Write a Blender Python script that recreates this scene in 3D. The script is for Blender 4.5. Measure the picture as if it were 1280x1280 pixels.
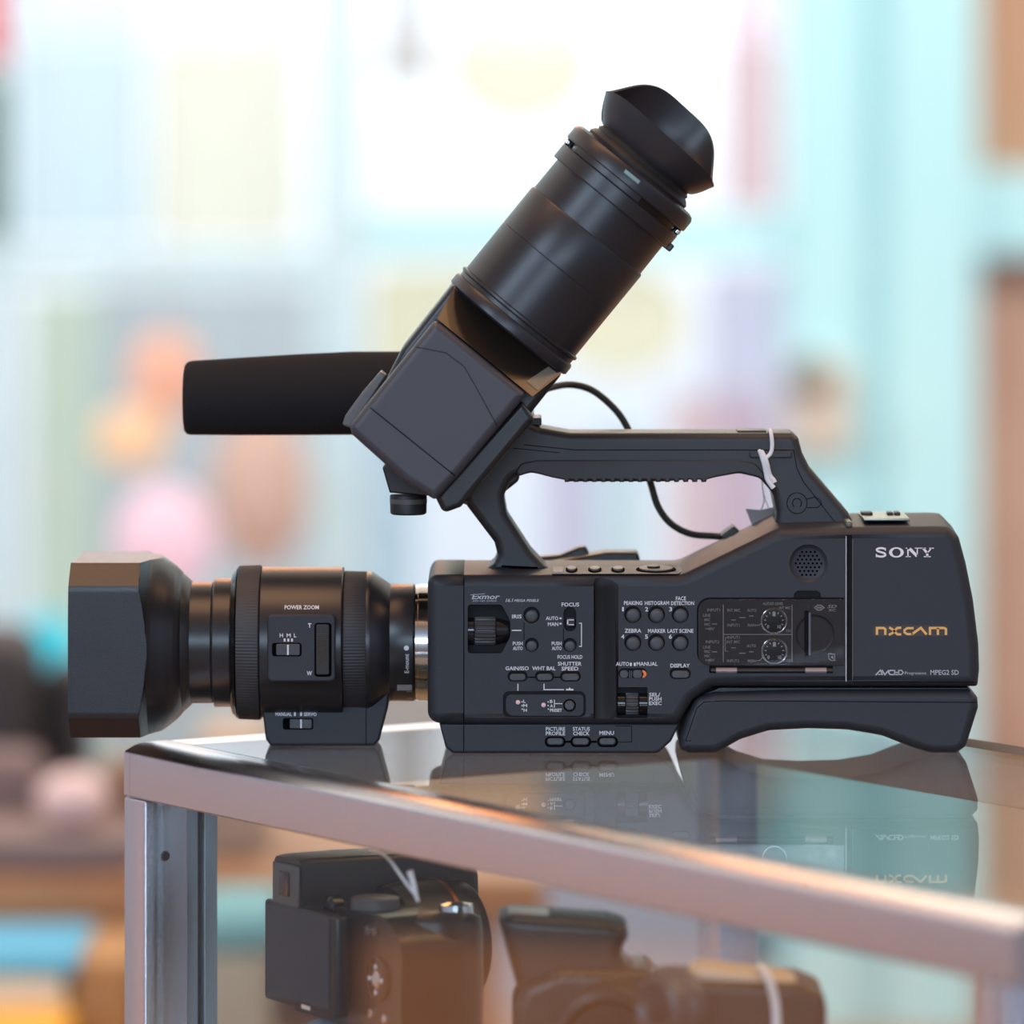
import bpy, bmesh, math, random
from mathutils import Vector, Matrix
random.seed(7)
SC = bpy.context.scene
COL = SC.collection
for o in list(bpy.data.objects): bpy.data.objects.remove(o)

# ------------------------------------------------------------------ camera
S = 0.00042            # metres per pixel of the frame at the camcorder's side
D = 3.0                # camera to the camcorder's side
F = D / S              # focal length in pixels of the 1280 frame
H = (942 - 128) * S    # camera height above the counter glass
cam_d = bpy.data.cameras.new('camera'); cam = bpy.data.objects.new('camera', cam_d); COL.objects.link(cam)
cam.location = (0, -D, H); cam.rotation_euler = (math.pi/2, 0, 0)
cam_d.sensor_width = 36; cam_d.lens = F*36/1280; cam_d.shift_y = -(640-128)/1280
cam_d.dof.use_dof = True; cam_d.dof.focus_distance = D - 0.004; cam_d.dof.aperture_fstop = 4.2
cam_d.clip_end = 60; cam_d.clip_start = 0.05
SC.camera = cam
SC.view_settings.view_transform = 'Standard'; SC.view_settings.look = 'None'
SC.view_settings.gamma = 1; SC.view_settings.exposure = 0.0; SC.view_settings.use_curve_mapping = False
SC.cycles.use_denoising = True
SC.cycles.max_bounces = 8; SC.cycles.transparent_max_bounces = 16; SC.cycles.sample_clamp_indirect = 6

# ------------------------------------------------------------------ world: bright street side, dim shop side
wd = bpy.data.worlds.new('world'); SC.world = wd; wd.use_nodes = True
nt = wd.node_tree; nt.nodes.clear()
def N(t, tree=None, **kw):
    n = (tree or nt).nodes.new(t)
    for k, v in kw.items(): setattr(n, k, v)
    return n
tc = N('ShaderNodeTexCoord'); sx = N('ShaderNodeSeparateXYZ'); nt.links.new(tc.outputs['Generated'], sx.inputs[0])
def ramp(stops, val, tree=None):
    tree = tree or nt
    r = tree.nodes.new('ShaderNodeValToRGB'); cr = r.color_ramp
    while len(cr.elements) > 1: cr.elements.remove(cr.elements[-1])
    cr.elements[0].position = stops[0][0]; cr.elements[0].color = (*stops[0][1], 1)
    for p, c in stops[1:]:
        e = cr.elements.new(p); e.color = (*c, 1)
    tree.links.new(val, r.inputs[0]); return r.outputs[0]
mz = N('ShaderNodeMapRange'); mz.inputs['From Min'].default_value = -1; nt.links.new(sx.outputs['Z'], mz.inputs['Value'])
my = N('ShaderNodeMapRange'); my.interpolation_type = 'SMOOTHSTEP'
my.inputs['From Min'].default_value = -0.1; my.inputs['From Max'].default_value = 0.2; nt.links.new(sx.outputs['Y'], my.inputs['Value'])
# elevation value = sin(el)*.5+.5
street = ramp([(0.0,(.45,.40,.36)),(.44,(.70,.74,.80)),(.470,(.78,.83,.92)),(.488,(1.0,1.05,1.12)),(.502,(1.26,1.32,1.40)),(.62,(1.5,1.53,1.6)),(.75,(1.1,1.0,.9)),(1.0,(.42,.26,.16))], mz.outputs[0])
shop = ramp([(0.0,(.10,.06,.04)),(.28,(.40,.20,.11)),(.40,(.14,.10,.09)),(.47,(.22,.23,.28)),(.54,(.34,.40,.52)),(.62,(.55,.66,.85)),(.70,(.26,.30,.40)),(.80,(.20,.14,.11)),(.90,(.70,.38,.20)),(1.0,(.50,.30,.18))], mz.outputs[0])
mx = N('ShaderNodeMix', data_type='RGBA'); nt.links.new(my.outputs[0], mx.inputs[0]); nt.links.new(shop, mx.inputs[6]); nt.links.new(street, mx.inputs[7])
bg = N('ShaderNodeBackground'); bg.inputs['Strength'].default_value = 1.15; nt.links.new(mx.outputs[2], bg.inputs[0])
wo = N('ShaderNodeOutputWorld'); nt.links.new(bg.outputs[0], wo.inputs[0])

def area(name, loc, target, sx_, sy_, power, col):
    l = bpy.data.lights.new(name, 'AREA'); l.shape = 'RECTANGLE'; l.size = sx_; l.size_y = sy_; l.energy = power; l.color = col
    o = bpy.data.objects.new(name, l); COL.objects.link(o); o.location = loc
    o.rotation_euler = (Vector(target)-Vector(loc)).to_track_quat('-Z','Y').to_euler(); return o
area('wall_fill_left', (-1.6, 2.9, 2.0), (-1.2, 5, 0), 1.8, .4, 74, (1,.97,.95))  # unseen fill pair added to brighten the teal window wall
area('wall_fill_right', (1.4, 2.9, 2.0), (1.2, 5, 0), 1.8, .4, 74, (1,.97,.95))
area('warm_ceiling_light', (-.2, -.35, 1.9), (0, 0, 0), 1.4, .8, 14, (1,.56,.30))
area('hinge_cover_fill', (1.35, .05, 1.75), (0, 0, .2), .8, .8, 9, (1,.52,.22))  # added for the warm reflection on the viewfinder's hinge cover
area('pane_reflection_light', (-3.0, 1.0, -.69), (0, 0, -.2), .6, .30, 1.25, (1,.34,.07))  # unseen source added for the orange reflection in the front pane
area('left_wall_fill', (-2.5, 1.4, 1.7), (-4, 1.9, -.4), 1.2, .3, 26, (.86,.88,1))  # added to cool and brighten the wall that the rail face reflects
area('shop_window_light', (-.3, -5.2, .85), (0, 0, 0), 2.6, .6, 64, (.62,.80,1))
area('shop_side_window_light', (-3.2, -4.6, 2.9), (0, 0, .2), 1.8, 1.4, 100, (.60,.78,1))

# ------------------------------------------------------------------ materials
def mat(name, base=(.5,.5,.5), rough=.5, metal=0, spec=.5, bump=None, emis=None, estr=0, coat=0, noise=None, sheen=0):
    m = bpy.data.materials.new(name); m.use_nodes = True; t = m.node_tree; b = t.nodes['Principled BSDF']
    b.inputs['Base Color'].default_value = (*base, 1); b.inputs['Roughness'].default_value = rough
    b.inputs['Metallic'].default_value = metal; b.inputs['Specular IOR Level'].default_value = spec
    b.inputs['Coat Weight'].default_value = coat
    if emis: b.inputs['Emission Color'].default_value = (*emis,1); b.inputs['Emission Strength'].default_value = estr
    co = t.nodes.new('ShaderNodeTexCoord')
    if bump:
        sc, st, vec = bump if len(bump) == 3 else (*bump, (1,1,1))
        mp = t.nodes.new('ShaderNodeMapping'); mp.inputs['Scale'].default_value = vec; t.links.new(co.outputs['Object'], mp.inputs[0])
        n = t.nodes.new('ShaderNodeTexNoise'); n.inputs['Scale'].default_value = sc; n.inputs['Detail'].default_value = 2
        t.links.new(mp.outputs[0], n.inputs['Vector'])
        bp = t.nodes.new('ShaderNodeBump'); bp.inputs['Strength'].default_value = st; bp.inputs['Distance'].default_value = .0003
        t.links.new(n.outputs['Fac'], bp.inputs['Height']); t.links.new(bp.outputs[0], b.inputs['Normal'])
    if noise:
        sc, c2, lo, hi = noise
        n = t.nodes.new('ShaderNodeTexNoise'); n.inputs['Scale'].default_value = sc; t.links.new(co.outputs['Object'], n.inputs['Vector'])
        o_ = ramp([(lo, base), (hi, c2)], n.outputs['Fac'], t); t.links.new(o_, b.inputs['Base Color'])
    return m
M = {}
M['body']   = mat('black_textured_plastic', (.025,.028,.036), .48, spec=.40, bump=(2200,.35))
M['lensblk']= mat('satin_black_lens_plastic', (.018,.019,.023), .30, bump=(2500,.1))
M['hood']   = mat('matte_black_hood_plastic', (.015,.016,.021), .27, spec=.5, bump=(2200,.3))
M['dark']   = mat('deep_black_plastic', (.006,.006,.007), .4)
M['seam']   = mat('black_seam', (.002,.002,.0025), .95, spec=.05)
M['button'] = mat('dark_grey_rubber_button', (.045,.047,.052), .4)
M['well']   = mat('shaded_recess_plastic', (.008,.009,.011), .6, spec=.2)  # shade of the recesses put into a colour darker than the body
M['rubber'] = mat('black_rubber', (.014,.014,.016), .5)
M['grip']   = mat('ribbed_black_rubber', (.030,.031,.036), .5)
M['foam']   = mat('black_foam', (.020,.020,.022), .95, spec=.15, bump=(900,1.0))
M['handle'] = mat('black_handle_plastic', (.022,.023,.027), .42, bump=(2000,.3))
M['gloss']  = mat('glossy_black_plastic', (.010,.010,.011), .12, bump=None)
M['vf']     = mat('satin_black_viewfinder_plastic', (.018,.020,.026), .33, bump=(2200,.15))
M['vfbox']  = mat('grey_black_viewfinder_plastic', (.048,.050,.064), .42, bump=(2200,.3))
M['white']  = mat('white_print', (.72,.72,.76), .6)
M['greyp']  = mat('dim_grey_print', (.30,.30,.31), .6)
M['silver'] = mat('brushed_silver_lettering', (.80,.70,.68), .35, metal=.3)
M['gold']   = mat('gold_print', (.85,.46,.12), .45)
M['chrome'] = mat('polished_chrome', (.75,.74,.72), .12, metal=1)
M['orange'] = mat('orange_switch_paint', (.95,.22,.06), .5)
M['red']    = mat('red_mark_paint', (.6,.03,.03), .5)
M['pink']   = mat('pale_pink_slider', (.85,.60,.62), .3)
M['alu']    = mat('brushed_aluminium', (.62,.63,.68), .24, metal=1, bump=(350,.25,(1,1,30)))
M['steel']  = mat('grey_steel_channel', (.34,.42,.47), .4, metal=.7)
M['string'] = mat('white_cotton_string', (.85,.84,.86), .9)
M['card']   = mat('grey_card', (.42,.38,.38), .9)
M['cable']  = mat('black_cable_rubber', (.012,.016,.013), .45)
M['lensglass'] = mat('dark_lens_glass', (.01,.012,.02), .03, coat=1)
M['camblk'] = mat('black_camera_plastic', (.020,.019,.018), .33)
M['camgrey']= mat('grey_camera_plastic', (.09,.085,.08), .45)
M['screen'] = mat('black_lcd_screen', (.02,.022,.03), .15)
M['yellow'] = mat('yellow_tin_paint', (.80,.50,.03), .4)
M['paleblue']= mat('pale_blue_rim', (.45,.50,.62), .4)
M['tan_top'] = mat('highlit_tan_top', (.62,.48,.36), .45)  # whitish top highlight put into the pale tan colour

def glass_mat(name, tint, ior, rough=.0):
    m = bpy.data.materials.new(name); m.use_nodes = True; t = m.node_tree; t.nodes.clear()
    o = t.nodes.new('ShaderNodeOutputMaterial'); tr = t.nodes.new('ShaderNodeBsdfTransparent'); tr.inputs[0].default_value = (*tint,1)
    gl = t.nodes.new('ShaderNodeBsdfGlossy'); gl.inputs['Roughness'].default_value = rough
    fr = t.nodes.new('ShaderNodeFresnel'); fr.inputs[0].default_value = ior
    ge = t.nodes.new('ShaderNodeNewGeometry'); inv = t.nodes.new('ShaderNodeMath'); inv.operation = 'SUBTRACT'; inv.inputs[0].default_value = 1
    t.links.new(ge.outputs['Backfacing'], inv.inputs[1])
    mu = t.nodes.new('ShaderNodeMath'); mu.operation = 'MULTIPLY'; t.links.new(fr.outputs[0], mu.inputs[0]); t.links.new(inv.outputs[0], mu.inputs[1])
    mi = t.nodes.new('ShaderNodeMixShader'); t.links.new(mu.outputs[0], mi.inputs[0]); t.links.new(tr.outputs[0], mi.inputs[1]); t.links.new(gl.outputs[0], mi.inputs[2])
    t.links.new(mi.outputs[0], o.inputs[0]); return m
M['glass'] = glass_mat('counter_glass', (.90,.95,.94), 1.33)
M['pane'] = glass_mat('clear_side_glass', (.96,.98,.98), 1.4)
M['winglass'] = glass_mat('window_glass', (.97,.99,1), 1.45)
M['cover'] = glass_mat('smoked_clear_plastic', (.80,.78,.78), 1.5, 0)

def sheet_mat(name, col, trans=.75, thin=.5):
    m = bpy.data.materials.new(name); m.use_nodes = True; t = m.node_tree; t.nodes.clear()
    o = t.nodes.new('ShaderNodeOutputMaterial'); a = t.nodes.new('ShaderNodeBsdfDiffuse'); b = t.nodes.new('ShaderNodeBsdfTranslucent'); c = t.nodes.new('ShaderNodeBsdfTransparent')
    for x in (a, b, c): x.inputs[0].default_value = (*col,1)
    mi = t.nodes.new('ShaderNodeMixShader'); mi.inputs[0].default_value = trans; m2 = t.nodes.new('ShaderNodeMixShader'); m2.inputs[0].default_value = thin
    t.links.new(a.outputs[0], mi.inputs[1]); t.links.new(b.outputs[0], mi.inputs[2]); t.links.new(mi.outputs[0], m2.inputs[1]); t.links.new(c.outputs[0], m2.inputs[2]); t.links.new(m2.outputs[0], o.inputs[0]); return m

# ------------------------------------------------------------------ helpers
def W(px, py, y=0.0):
    k = (D + y)/D
    return Vector(((px-640)*S*k, y, H-(py-128)*S*k))
def kk(y): return S*(D+y)/D

def finish(name, verts, faces, m, parent=None, smooth=None, mats=None, sharp=35):
    me = bpy.data.meshes.new(name)
    me.from_pydata([tuple(v) for v in verts], [], faces)
    ml = m if isinstance(m, list) else [m]
    for x in ml: me.materials.append(x)
    if mats: me.polygons.foreach_set('material_index', mats)
    bm = bmesh.new(); bm.from_mesh(me)
    bmesh.ops.recalc_face_normals(bm, faces=bm.faces)
    if smooth is not None:
        for f in bm.faces: f.smooth = smooth[f.index] if not isinstance(smooth, bool) else smooth
        lim = math.radians(sharp)
        for e in bm.edges:
            if len(e.link_faces) == 2 and e.calc_face_angle(0) > lim: e.smooth = False
    bm.to_mesh(me); bm.free()
    o = bpy.data.objects.new(name, me); COL.objects.link(o)
    if parent: o.parent = parent
    return o

class MB:
    """collects shapes of one part; build() links ONE mesh object"""
    def __init__(s): s.v=[]; s.f=[]; s.s=[]; s.m=[]
    def add(s, verts, faces, smooth=False, mi=0):
        b = len(s.v); s.v += [Vector(v) for v in verts]
        for i, f in enumerate(faces):
            s.f.append([b+j for j in f]); s.s.append(smooth if isinstance(smooth,bool) else smooth[i]); s.m.append(mi)
        return s
    def rings(s, rings, cap0=True, cap1=True, mi=0, capsmooth=False, closed=False):
        n = len(rings[0]); v = [p for r in rings for p in r]; f=[]; sm=[]
        R = len(rings)
        for i in range(R if closed else R-1):
            a=i*n; b=((i+1)%R)*n
            for j in range(n):
                k=(j+1)%n; f.append([a+j,a+k,b+k,b+j]); sm.append(True)
        if not closed:
            if cap0: f.append(list(range(n))[::-1]); sm.append(capsmooth)
            if cap1: f.append([(R-1)*n+j for j in range(n)]); sm.append(capsmooth)
        return s.add(v, f, sm, mi)
    def box(s, c, size, R=None, mi=0, bev=0):
        c=Vector(c); h=Vector(size)/2; R = R or Matrix.Identity(3)
        if bev > 0:
            b=min(bev, min(h)*.9); pts=[]
            # bevelled box from three stacked rounded rectangles along z
            def rr(hx,hy,z,bb):
                out=[]
                for cx,cy,a0 in ((1,1,0),(-1,1,90),(-1,-1,180),(1,-1,270)):
                    for q in range(4):
                        a=math.radians(a0+30*q); out.append(c+R@Vector((cx*(hx-bb)+bb*math.cos(a), cy*(hy-bb)+bb*math.sin(a), z)))
                return out
            rg=[]
            for q in range(4):
                a=math.radians(30*q); ins=b*(1-math.sin(a)); rg.append(rr(h.x-ins,h.y-ins,-h.z+b*(1-math.cos(a)),max(b-ins,1e-5)))
            for q in range(3,-1,-1):
                a=math.radians(30*q); ins=b*(1-math.sin(a)); rg.append(rr(h.x-ins,h.y-ins,h.z-b*(1-math.cos(a)),max(b-ins,1e-5)))
            return s.rings(rg, mi=mi)
        v=[c+R@Vector((x*h.x,y*h.y,z*h.z)) for x in(-1,1) for y in(-1,1) for z in(-1,1)]
        return s.add(v,[[0,1,3,2],[4,6,7,5],[0,4,5,1],[2,3,7,6],[0,2,6,4],[1,5,7,3]],False,mi)
    def lathe(s, prof, o, ax, n=64, cap0=True, cap1=True, mi=0, ref=None, sup=2.0):
        o=Vector(o); ax=Vector(ax).normalized(); ref=Vector(ref) if ref else (Vector((0,1,0)) if abs(ax.y)<.9 else Vector((0,0,1)))
        e1=(ref-ax*ref.dot(ax)).normalized(); e2=ax.cross(e1); rg=[]
        for p,r in prof:
            ring=[]
            for j in range(n):
                a=2*math.pi*j/n; c_,s_=math.cos(a),math.sin(a); q=(abs(c_)**sup+abs(s_)**sup)**(-1/sup) if sup!=2 else 1
                ring.append(o+ax*p+(e1*c_+e2*s_)*r*q)
            rg.append(ring)
        return s.rings(rg,cap0,cap1,mi)
    def tube(s, pts, r, n=10, mi=0):
        P=[Vector(p) for p in pts]; rg=[]; up=None
        for i,p in enumerate(P):
            t=(P[min(i+1,len(P)-1)]-P[max(i-1,0)]).normalized()
            if up is None: up=t.orthogonal().normalized()
            up=(up-t*up.dot(t)).normalized(); b=t.cross(up); rad=r[i] if isinstance(r,(list,tuple)) else r
            rg.append([p+(up*math.cos(2*math.pi*j/n)+b*math.sin(2*math.pi*j/n))*rad for j in range(n)])
        return s.rings(rg,mi=mi)
    def ext(s, poly, y0, y1, r0=0, r1=0, seg=5, mi=0, mids=()):
        """poly: list of (x,z) in metres; extruded from near plane y0 to far plane y1 with rounded rims"""
        p=[Vector((a,b)) for a,b in poly]; q=[]
        for a in p:
            if not q or (a-q[-1]).length>1e-6: q.append(a)
        if (q[0]-q[-1]).length<1e-6: q.pop()
        p=q; A=sum(p[i].x*p[(i+1)%len(p)].y-p[(i+1)%len(p)].x*p[i].y for i in range(len(p)))
        if A<0: p.reverse()
        n=len(p); off=[]
        for i in range(n):
            d1=(p[i]-p[i-1]).normalized(); d2=(p[(i+1)%n]-p[i]).normalized()
            n1=Vector((-d1.y,d1.x)); n2=Vector((-d2.y,d2.x)); c=max(1+n1.dot(n2),.35); off.append((n1+n2)/c)
        def ring(ins,y): return [Vector((p[i].x+off[i].x*ins, y, p[i].y+off[i].y*ins)) for i in range(n)]
        rg=[]; sg=1 if y1>y0 else -1
        if r0>0:
            for k in range(seg+1):
                a=math.pi/2*k/seg; rg.append(ring(r0*(1-math.sin(a)), y0+sg*r0*(1-math.cos(a))))
        else: rg.append(ring(0,y0))
        for ym,rise in mids:
            rg.append([v+Vector((0,0,rise*min(max(-off[i].y*1.2,0),1))) for i,v in enumerate(ring(0,ym))])
        if r1>0:
            for k in range(seg,-1,-1):
                a=math.pi/2*k/seg; rg.append(ring(r1*(1-math.sin(a)), y1-sg*r1*(1-math.cos(a))))
        else: rg.append(ring(0,y1))
        return s.rings(rg,mi=mi)
    def build(s,name,m,parent=None,sharp=35):
        return finish(name,s.v,s.f,m,parent,s.s,s.m,sharp)

def rp(pts, seg=6):
    """round the corners of a pixel polygon: points (x, y[, radius])"""
    n=len(pts); out=[]
    for i in range(n):
        p=Vector(pts[i][:2]); r=pts[i][2] if len(pts[i])>2 else 0
        if r<=0: out.append(p); continue
        a=Vector(pts[i-1][:2]); b=Vector(pts[(i+1)%n][:2]); da=(a-p); db=(b-p); la,lb=da.length,db.length; da/=la; db/=lb
        ang=da.angle(db)
        if ang>math.pi-.03: out.append(p); continue
        t=min(r/math.tan(ang/2), la*.49, lb*.49); r=t*math.tan(ang/2)
        c=p+(da+db).normalized()*(r/math.sin(ang/2)); s0=p+da*t; s1=p+db*t
        a0=math.atan2(s0.y-c.y,s0.x-c.x); a1=math.atan2(s1.y-c.y,s1.x-c.x); d=a1-a0
        while d>math.pi: d-=2*math.pi
        while d<-math.pi: d+=2*math.pi
        m=max(2,int(seg*abs(d)/(math.pi/2)+1.5))
        for k in range(m+1): out.append(Vector((c.x+r*math.cos(a0+d*k/m), c.y+r*math.sin(a0+d*k/m))))
    return out
def xz(pts, y): return [(W(p[0],p[1],y).x, W(p[0],p[1],y).z) for p in pts]
def inset_px(pts, ins, seg=5):
    """pixel polygon with corner radii, moved inwards by ins pixels; same number of points for every ins"""
    P=[Vector(p[:2]) for p in pts]; R=[p[2] if len(p)>2 else 0 for p in pts]; n=len(P)
    A=sum(P[i].x*P[(i+1)%n].y-P[(i+1)%n].x*P[i].y for i in range(n)); sg=1 if A>0 else -1
    Q=[];RR=[]
    for i in range(n):
        d1=(P[i]-P[i-1]).normalized(); d2=(P[(i+1)%n]-P[i]).normalized()
        n1=Vector((-d1.y,d1.x))*sg; n2=Vector((-d2.y,d2.x))*sg
        Q.append(P[i]+(n1+n2)/max(1+n1.dot(n2),.25)*ins)
        conv=(d1.x*d2.y-d1.y*d2.x)*sg>0
        RR.append(0 if R[i]<=0 else max(R[i]-ins,.15) if conv else R[i]+ins)
    out=[]
    for i in range(n):
        p=Q[i]; r=RR[i]
        if R[i]<=0: out.append(p); continue
        a=Q[i-1]; b=Q[(i+1)%n]; da=a-p; db=b-p; la,lb=da.length,db.length; da/=la; db/=lb; ang=da.angle(db)
        if ang>math.pi-.02:
            for k in range(seg+1): out.append(p+(db-da).normalized()*(.2*(k/seg-.5)))
            continue
        t=min(r/math.tan(ang/2), la*.47, lb*.47); r=t*math.tan(ang/2); c=p+(da+db).normalized()*(r/math.sin(ang/2)); s0=p+da*t-c; s1=p+db*t-c
        a0=math.atan2(s0.y,s0.x); d=math.atan2(s1.y,s1.x)-a0
        while d>math.pi: d-=2*math.pi
        while d<-math.pi: d+=2*math.pi
        for k in range(seg+1): out.append(c+Vector((math.cos(a0+d*k/seg),math.sin(a0+d*k/seg)))*r)
    return out
def pe(mb, pts, y0, y1, r0=0, r1=0, mi=0, seg=5, mids=()):
    """pixel polygon read on plane y0, extruded to y1, rims rounded by r0 / r1"""
    k0=kk(y0); sg=1 if y1>y0 else -1; rg=[]
    cs=5 if len(pts)<30 else 4
    base=inset_px(pts,0,cs); n=len(base)
    def ring(ins,y,rise=0):
        q=inset_px(pts,ins/k0,cs); out=[]
        for i,p in enumerate(q):
            w=W(p.x,p.y,y0); dz=0
            if rise:
                a=base[(i+1)%n]-base[i-1]; 
                nz=-a.x/a.length if a.length else 0
                dz=rise*min(max(abs(nz)*1.2,0),1) if top[i] else 0
            out.append(Vector((w.x,y,w.z+dz)))
        return out
    A=sum(base[i].x*base[(i+1)%n].y-base[(i+1)%n].x*base[i].y for i in range(n)); so=1 if A>0 else -1
    top=[((base[(i+1)%n]-base[i-1]).x*so)>0 for i in range(n)]
    if r0>0:
        for k in range(seg+1):
            a=math.pi/2*k/seg; rg.append(ring(r0*(1-math.sin(a)), y0+sg*r0*(1-math.cos(a))))
    else: rg.append(ring(0,y0))
    for ym,rise in mids: rg.append(ring(0,ym,rise))
    if r1>0:
        for k in range(seg,-1,-1):
            a=math.pi/2*k/seg; rg.append(ring(r1*(1-math.sin(a)), y1-sg*r1*(1-math.cos(a))))
    else: rg.append(ring(0,y1))
    return mb.rings(rg,mi=mi)
def rect(x0,y0,x1,y1,r=0): return [(x0,y0,r),(x1,y0,r),(x1,y1,r),(x0,y1,r)]
def disc(cx,cy,r,n=28): return [(cx+r*math.cos(2*math.pi*i/n), cy+r*math.sin(2*math.pi*i/n)) for i in range(n)]
def catmull(P, m=8):
    P=[Vector(p) for p in P]; out=[]
    for i in range(len(P)-1):
        a=P[max(i-1,0)]; b=P[i]; c=P[i+1]; d=P[min(i+2,len(P)-1)]
        for k in range(m):
            t=k/m; out.append(.5*((2*b)+(c-a)*t+(2*a-5*b+4*c-d)*t*t+(3*b-a-3*c+d)*t**3))
    out.append(P[-1]); return out
def empty(name, loc=(0,0,0), rz=0):
    o=bpy.data.objects.new(name,None); COL.objects.link(o); o.location=loc; o.rotation_euler=(0,0,rz); o.empty_display_size=.05; return o
def tag(o,label,cat,group=None,kind=None):
    if label: o['label']=label
    if cat: o['category']=cat
    if group: o['group']=group
    if kind: o['kind']=kind
    return o
def structure(o): o['kind']='structure'; return o
def boolean(o, cutters, m=None):
    c=cutters.build('cutter', m or M['well'])
    md=o.modifiers.new('b','BOOLEAN'); md.operation='DIFFERENCE'; md.object=c; md.solver='EXACT'; md.use_self=True
    try: md.material_mode='TRANSFER'
    except Exception: pass
    bpy.context.view_layer.update(); dg=bpy.context.evaluated_depsgraph_get()
    me=bpy.data.meshes.new_from_object(o.evaluated_get(dg)); o.modifiers.clear(); o.data=me
    cm=c.data; bpy.data.objects.remove(c); bpy.data.meshes.remove(cm)

# text fitted into a pixel rectangle on plane y, collected in an MB
def text(mb, s, x0, x1, y0, y1, yp, bold=.0, shear=0, mi=0, th=.00012):
    c=bpy.data.curves.new('t','FONT'); c.body=s; c.resolution_u=2; c.offset=bold; c.shear=shear; c.size=1
    o=bpy.data.objects.new('t',c); COL.objects.link(o); bpy.context.view_layer.update()
    dg=bpy.context.evaluated_depsgraph_get(); me=bpy.data.meshes.new_from_object(o.evaluated_get(dg))
    xs=[v.co.x for v in me.vertices]; ys=[v.co.y for v in me.vertices]; ax,bx,ay,by=min(xs),max(xs),min(ys),max(ys)
    vs=[W(x0+(v.co.x-ax)/(bx-ax)*(x1-x0), y1-(v.co.y-ay)/(by-ay)*(y1-y0), yp) for v in me.vertices]
    mb.add(vs,[list(p.vertices) for p in me.polygons],False,mi)
    bpy.data.objects.remove(o); bpy.data.curves.remove(c); bpy.data.meshes.remove(me)
def bar(mb,x0,y0,x1,y1,yp,mi=0): mb.add([W(x0,y0,yp),W(x1,y0,yp),W(x1,y1,yp),W(x0,y1,yp)],[[0,1,2,3]],False,mi)
def stroke(mb, pts, w, yp, mi=0):
    """a mitred flat line of width w (pixels)"""
    P=[Vector(p) for p in pts]; L=[];R=[]
    for i,p in enumerate(P):
        a=(p-P[i-1]).normalized() if i else (P[1]-p).normalized(); b=(P[i+1]-p).normalized() if i<len(P)-1 else a
        n1=Vector((-a.y,a.x)); n2=Vector((-b.y,b.x)); m=(n1+n2)/max(1+n1.dot(n2),.4)
        L.append(p+m*w/2); R.append(p-m*w/2)
    v=[W(q.x,q.y,yp) for q in L+R]; n=len(P)
    mb.add(v,[[i,i+1,n+i+1,n+i] for i in range(n-1)],False,mi)
def poly(mb, pts, yp, mi=0): mb.add([W(x,y,yp) for x,y in pts],[list(range(len(pts)))],False,mi)

# ================================================================== THE ROOM
YW=5.0; FL=-.95
def wall_rect(mb,x0,y0,x1,y1,Y,th,mi=0):
    a=W(x0,y0,Y); b=W(x1,y1,Y); mb.box(((a.x+b.x)/2,Y+th/2,(a.z+b.z)/2),(abs(b.x-a.x),th,abs(b.z-a.z)),mi=mi)
m=mat('warm_floor_boards',(.42,.24,.13),.5,noise=(3,(.32,.18,.10),.3,.7))
mb=MB(); mb.box((0,1,FL-.05),(9,10,.1)); structure(mb.build('floor',m))
m=mat('grey_plaster_wall',(.46,.47,.54),.8,noise=(1.2,(.40,.41,.48),.35,.65))
mb=MB(); mb.box((-4.05,2,.6),(.1,6.2,3.1)); structure(mb.build('wall_left',m))
mb=MB(); mb.box((4.05,2,.6),(.1,6.2,3.1)); structure(mb.build('wall_right',m))
M['teal']=mat('pale_teal_paint',(.43,.72,.76),.6,noise=(1.5,(.36,.67,.73),.35,.65))
M['teal2']=mat('pale_blue_paint',(.50,.70,.76),.6,noise=(1.5,(.42,.62,.70),.35,.65))
M['teald']=mat('deeper_teal_paint',(.22,.56,.62),.6)
# window wall: header, sill wall, posts and transoms
mb=MB(); mb.box((0,YW+.06,2.25),(8,.12,.5)); structure(mb.build('wall_back_header',M['teal']))
mb=MB(); wall_rect(mb,985,-1260,1075,1310,YW-.06,.14); wall_rect(mb,1075,-1260,1110,1310,YW-.03,.10); wall_rect(mb,1110,-1260,1222,1310,YW-.06,.14)
structure(mb.build('trim_1',M['teal'],None))
mb=MB(); wall_rect(mb,393,-1260,450,1310,YW-.03,.10); structure(mb.build('trim_2',M['teal2']))
mb=MB(); wall_rect(mb,-330,-1260,4,1310,YW-.03,.10); structure(mb.build('trim_3',M['teal2']))
mb=MB(); wall_rect(mb,450,268,985,322,YW-.02,.08); wall_rect(mb,450,-560,985,-500,YW-.02,.08); structure(mb.build('trim_4',M['teal']))
mb=MB(); wall_rect(mb,4,312,393,352,YW-.02,.08); wall_rect(mb,4,-560,393,-500,YW-.02,.08); structure(mb.build('trim_5',M['teal2']))
mb=MB(); wall_rect(mb,1222,212,2200,318,YW-.02,.08); wall_rect(mb,1222,-620,2200,-560,YW-.02,.08); structure(mb.build('trim_6',M['teal']))
mb=MB(); wall_rect(mb,4,1020,393,1310,YW,.08); structure(mb.build('wall_back_sill',mat('brown_grey_sill_wall',(.30,.22,.19),.7,noise=(4,(.42,.30,.2),.4,.6))))
M['brownwood']=mat('brown_wood_panel',(.36,.19,.09),.5,noise=(2.2,(.46,.27,.16),.35,.65))
M['pinkwood']=mat('pinkish_brown_door_panel',(.52,.34,.25),.5,noise=(2.5,(.42,.25,.18),.35,.65))
mb=MB(); wall_rect(mb,1222,-1260,2200,212,YW+.04,.04); structure(mb.build('wall_back_panel',M['brownwood']))
mb=MB(); wall_rect(mb,1222,318,2200,1310,YW+.04,.04); structure(mb.build('door_1',M['pinkwood']))
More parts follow.
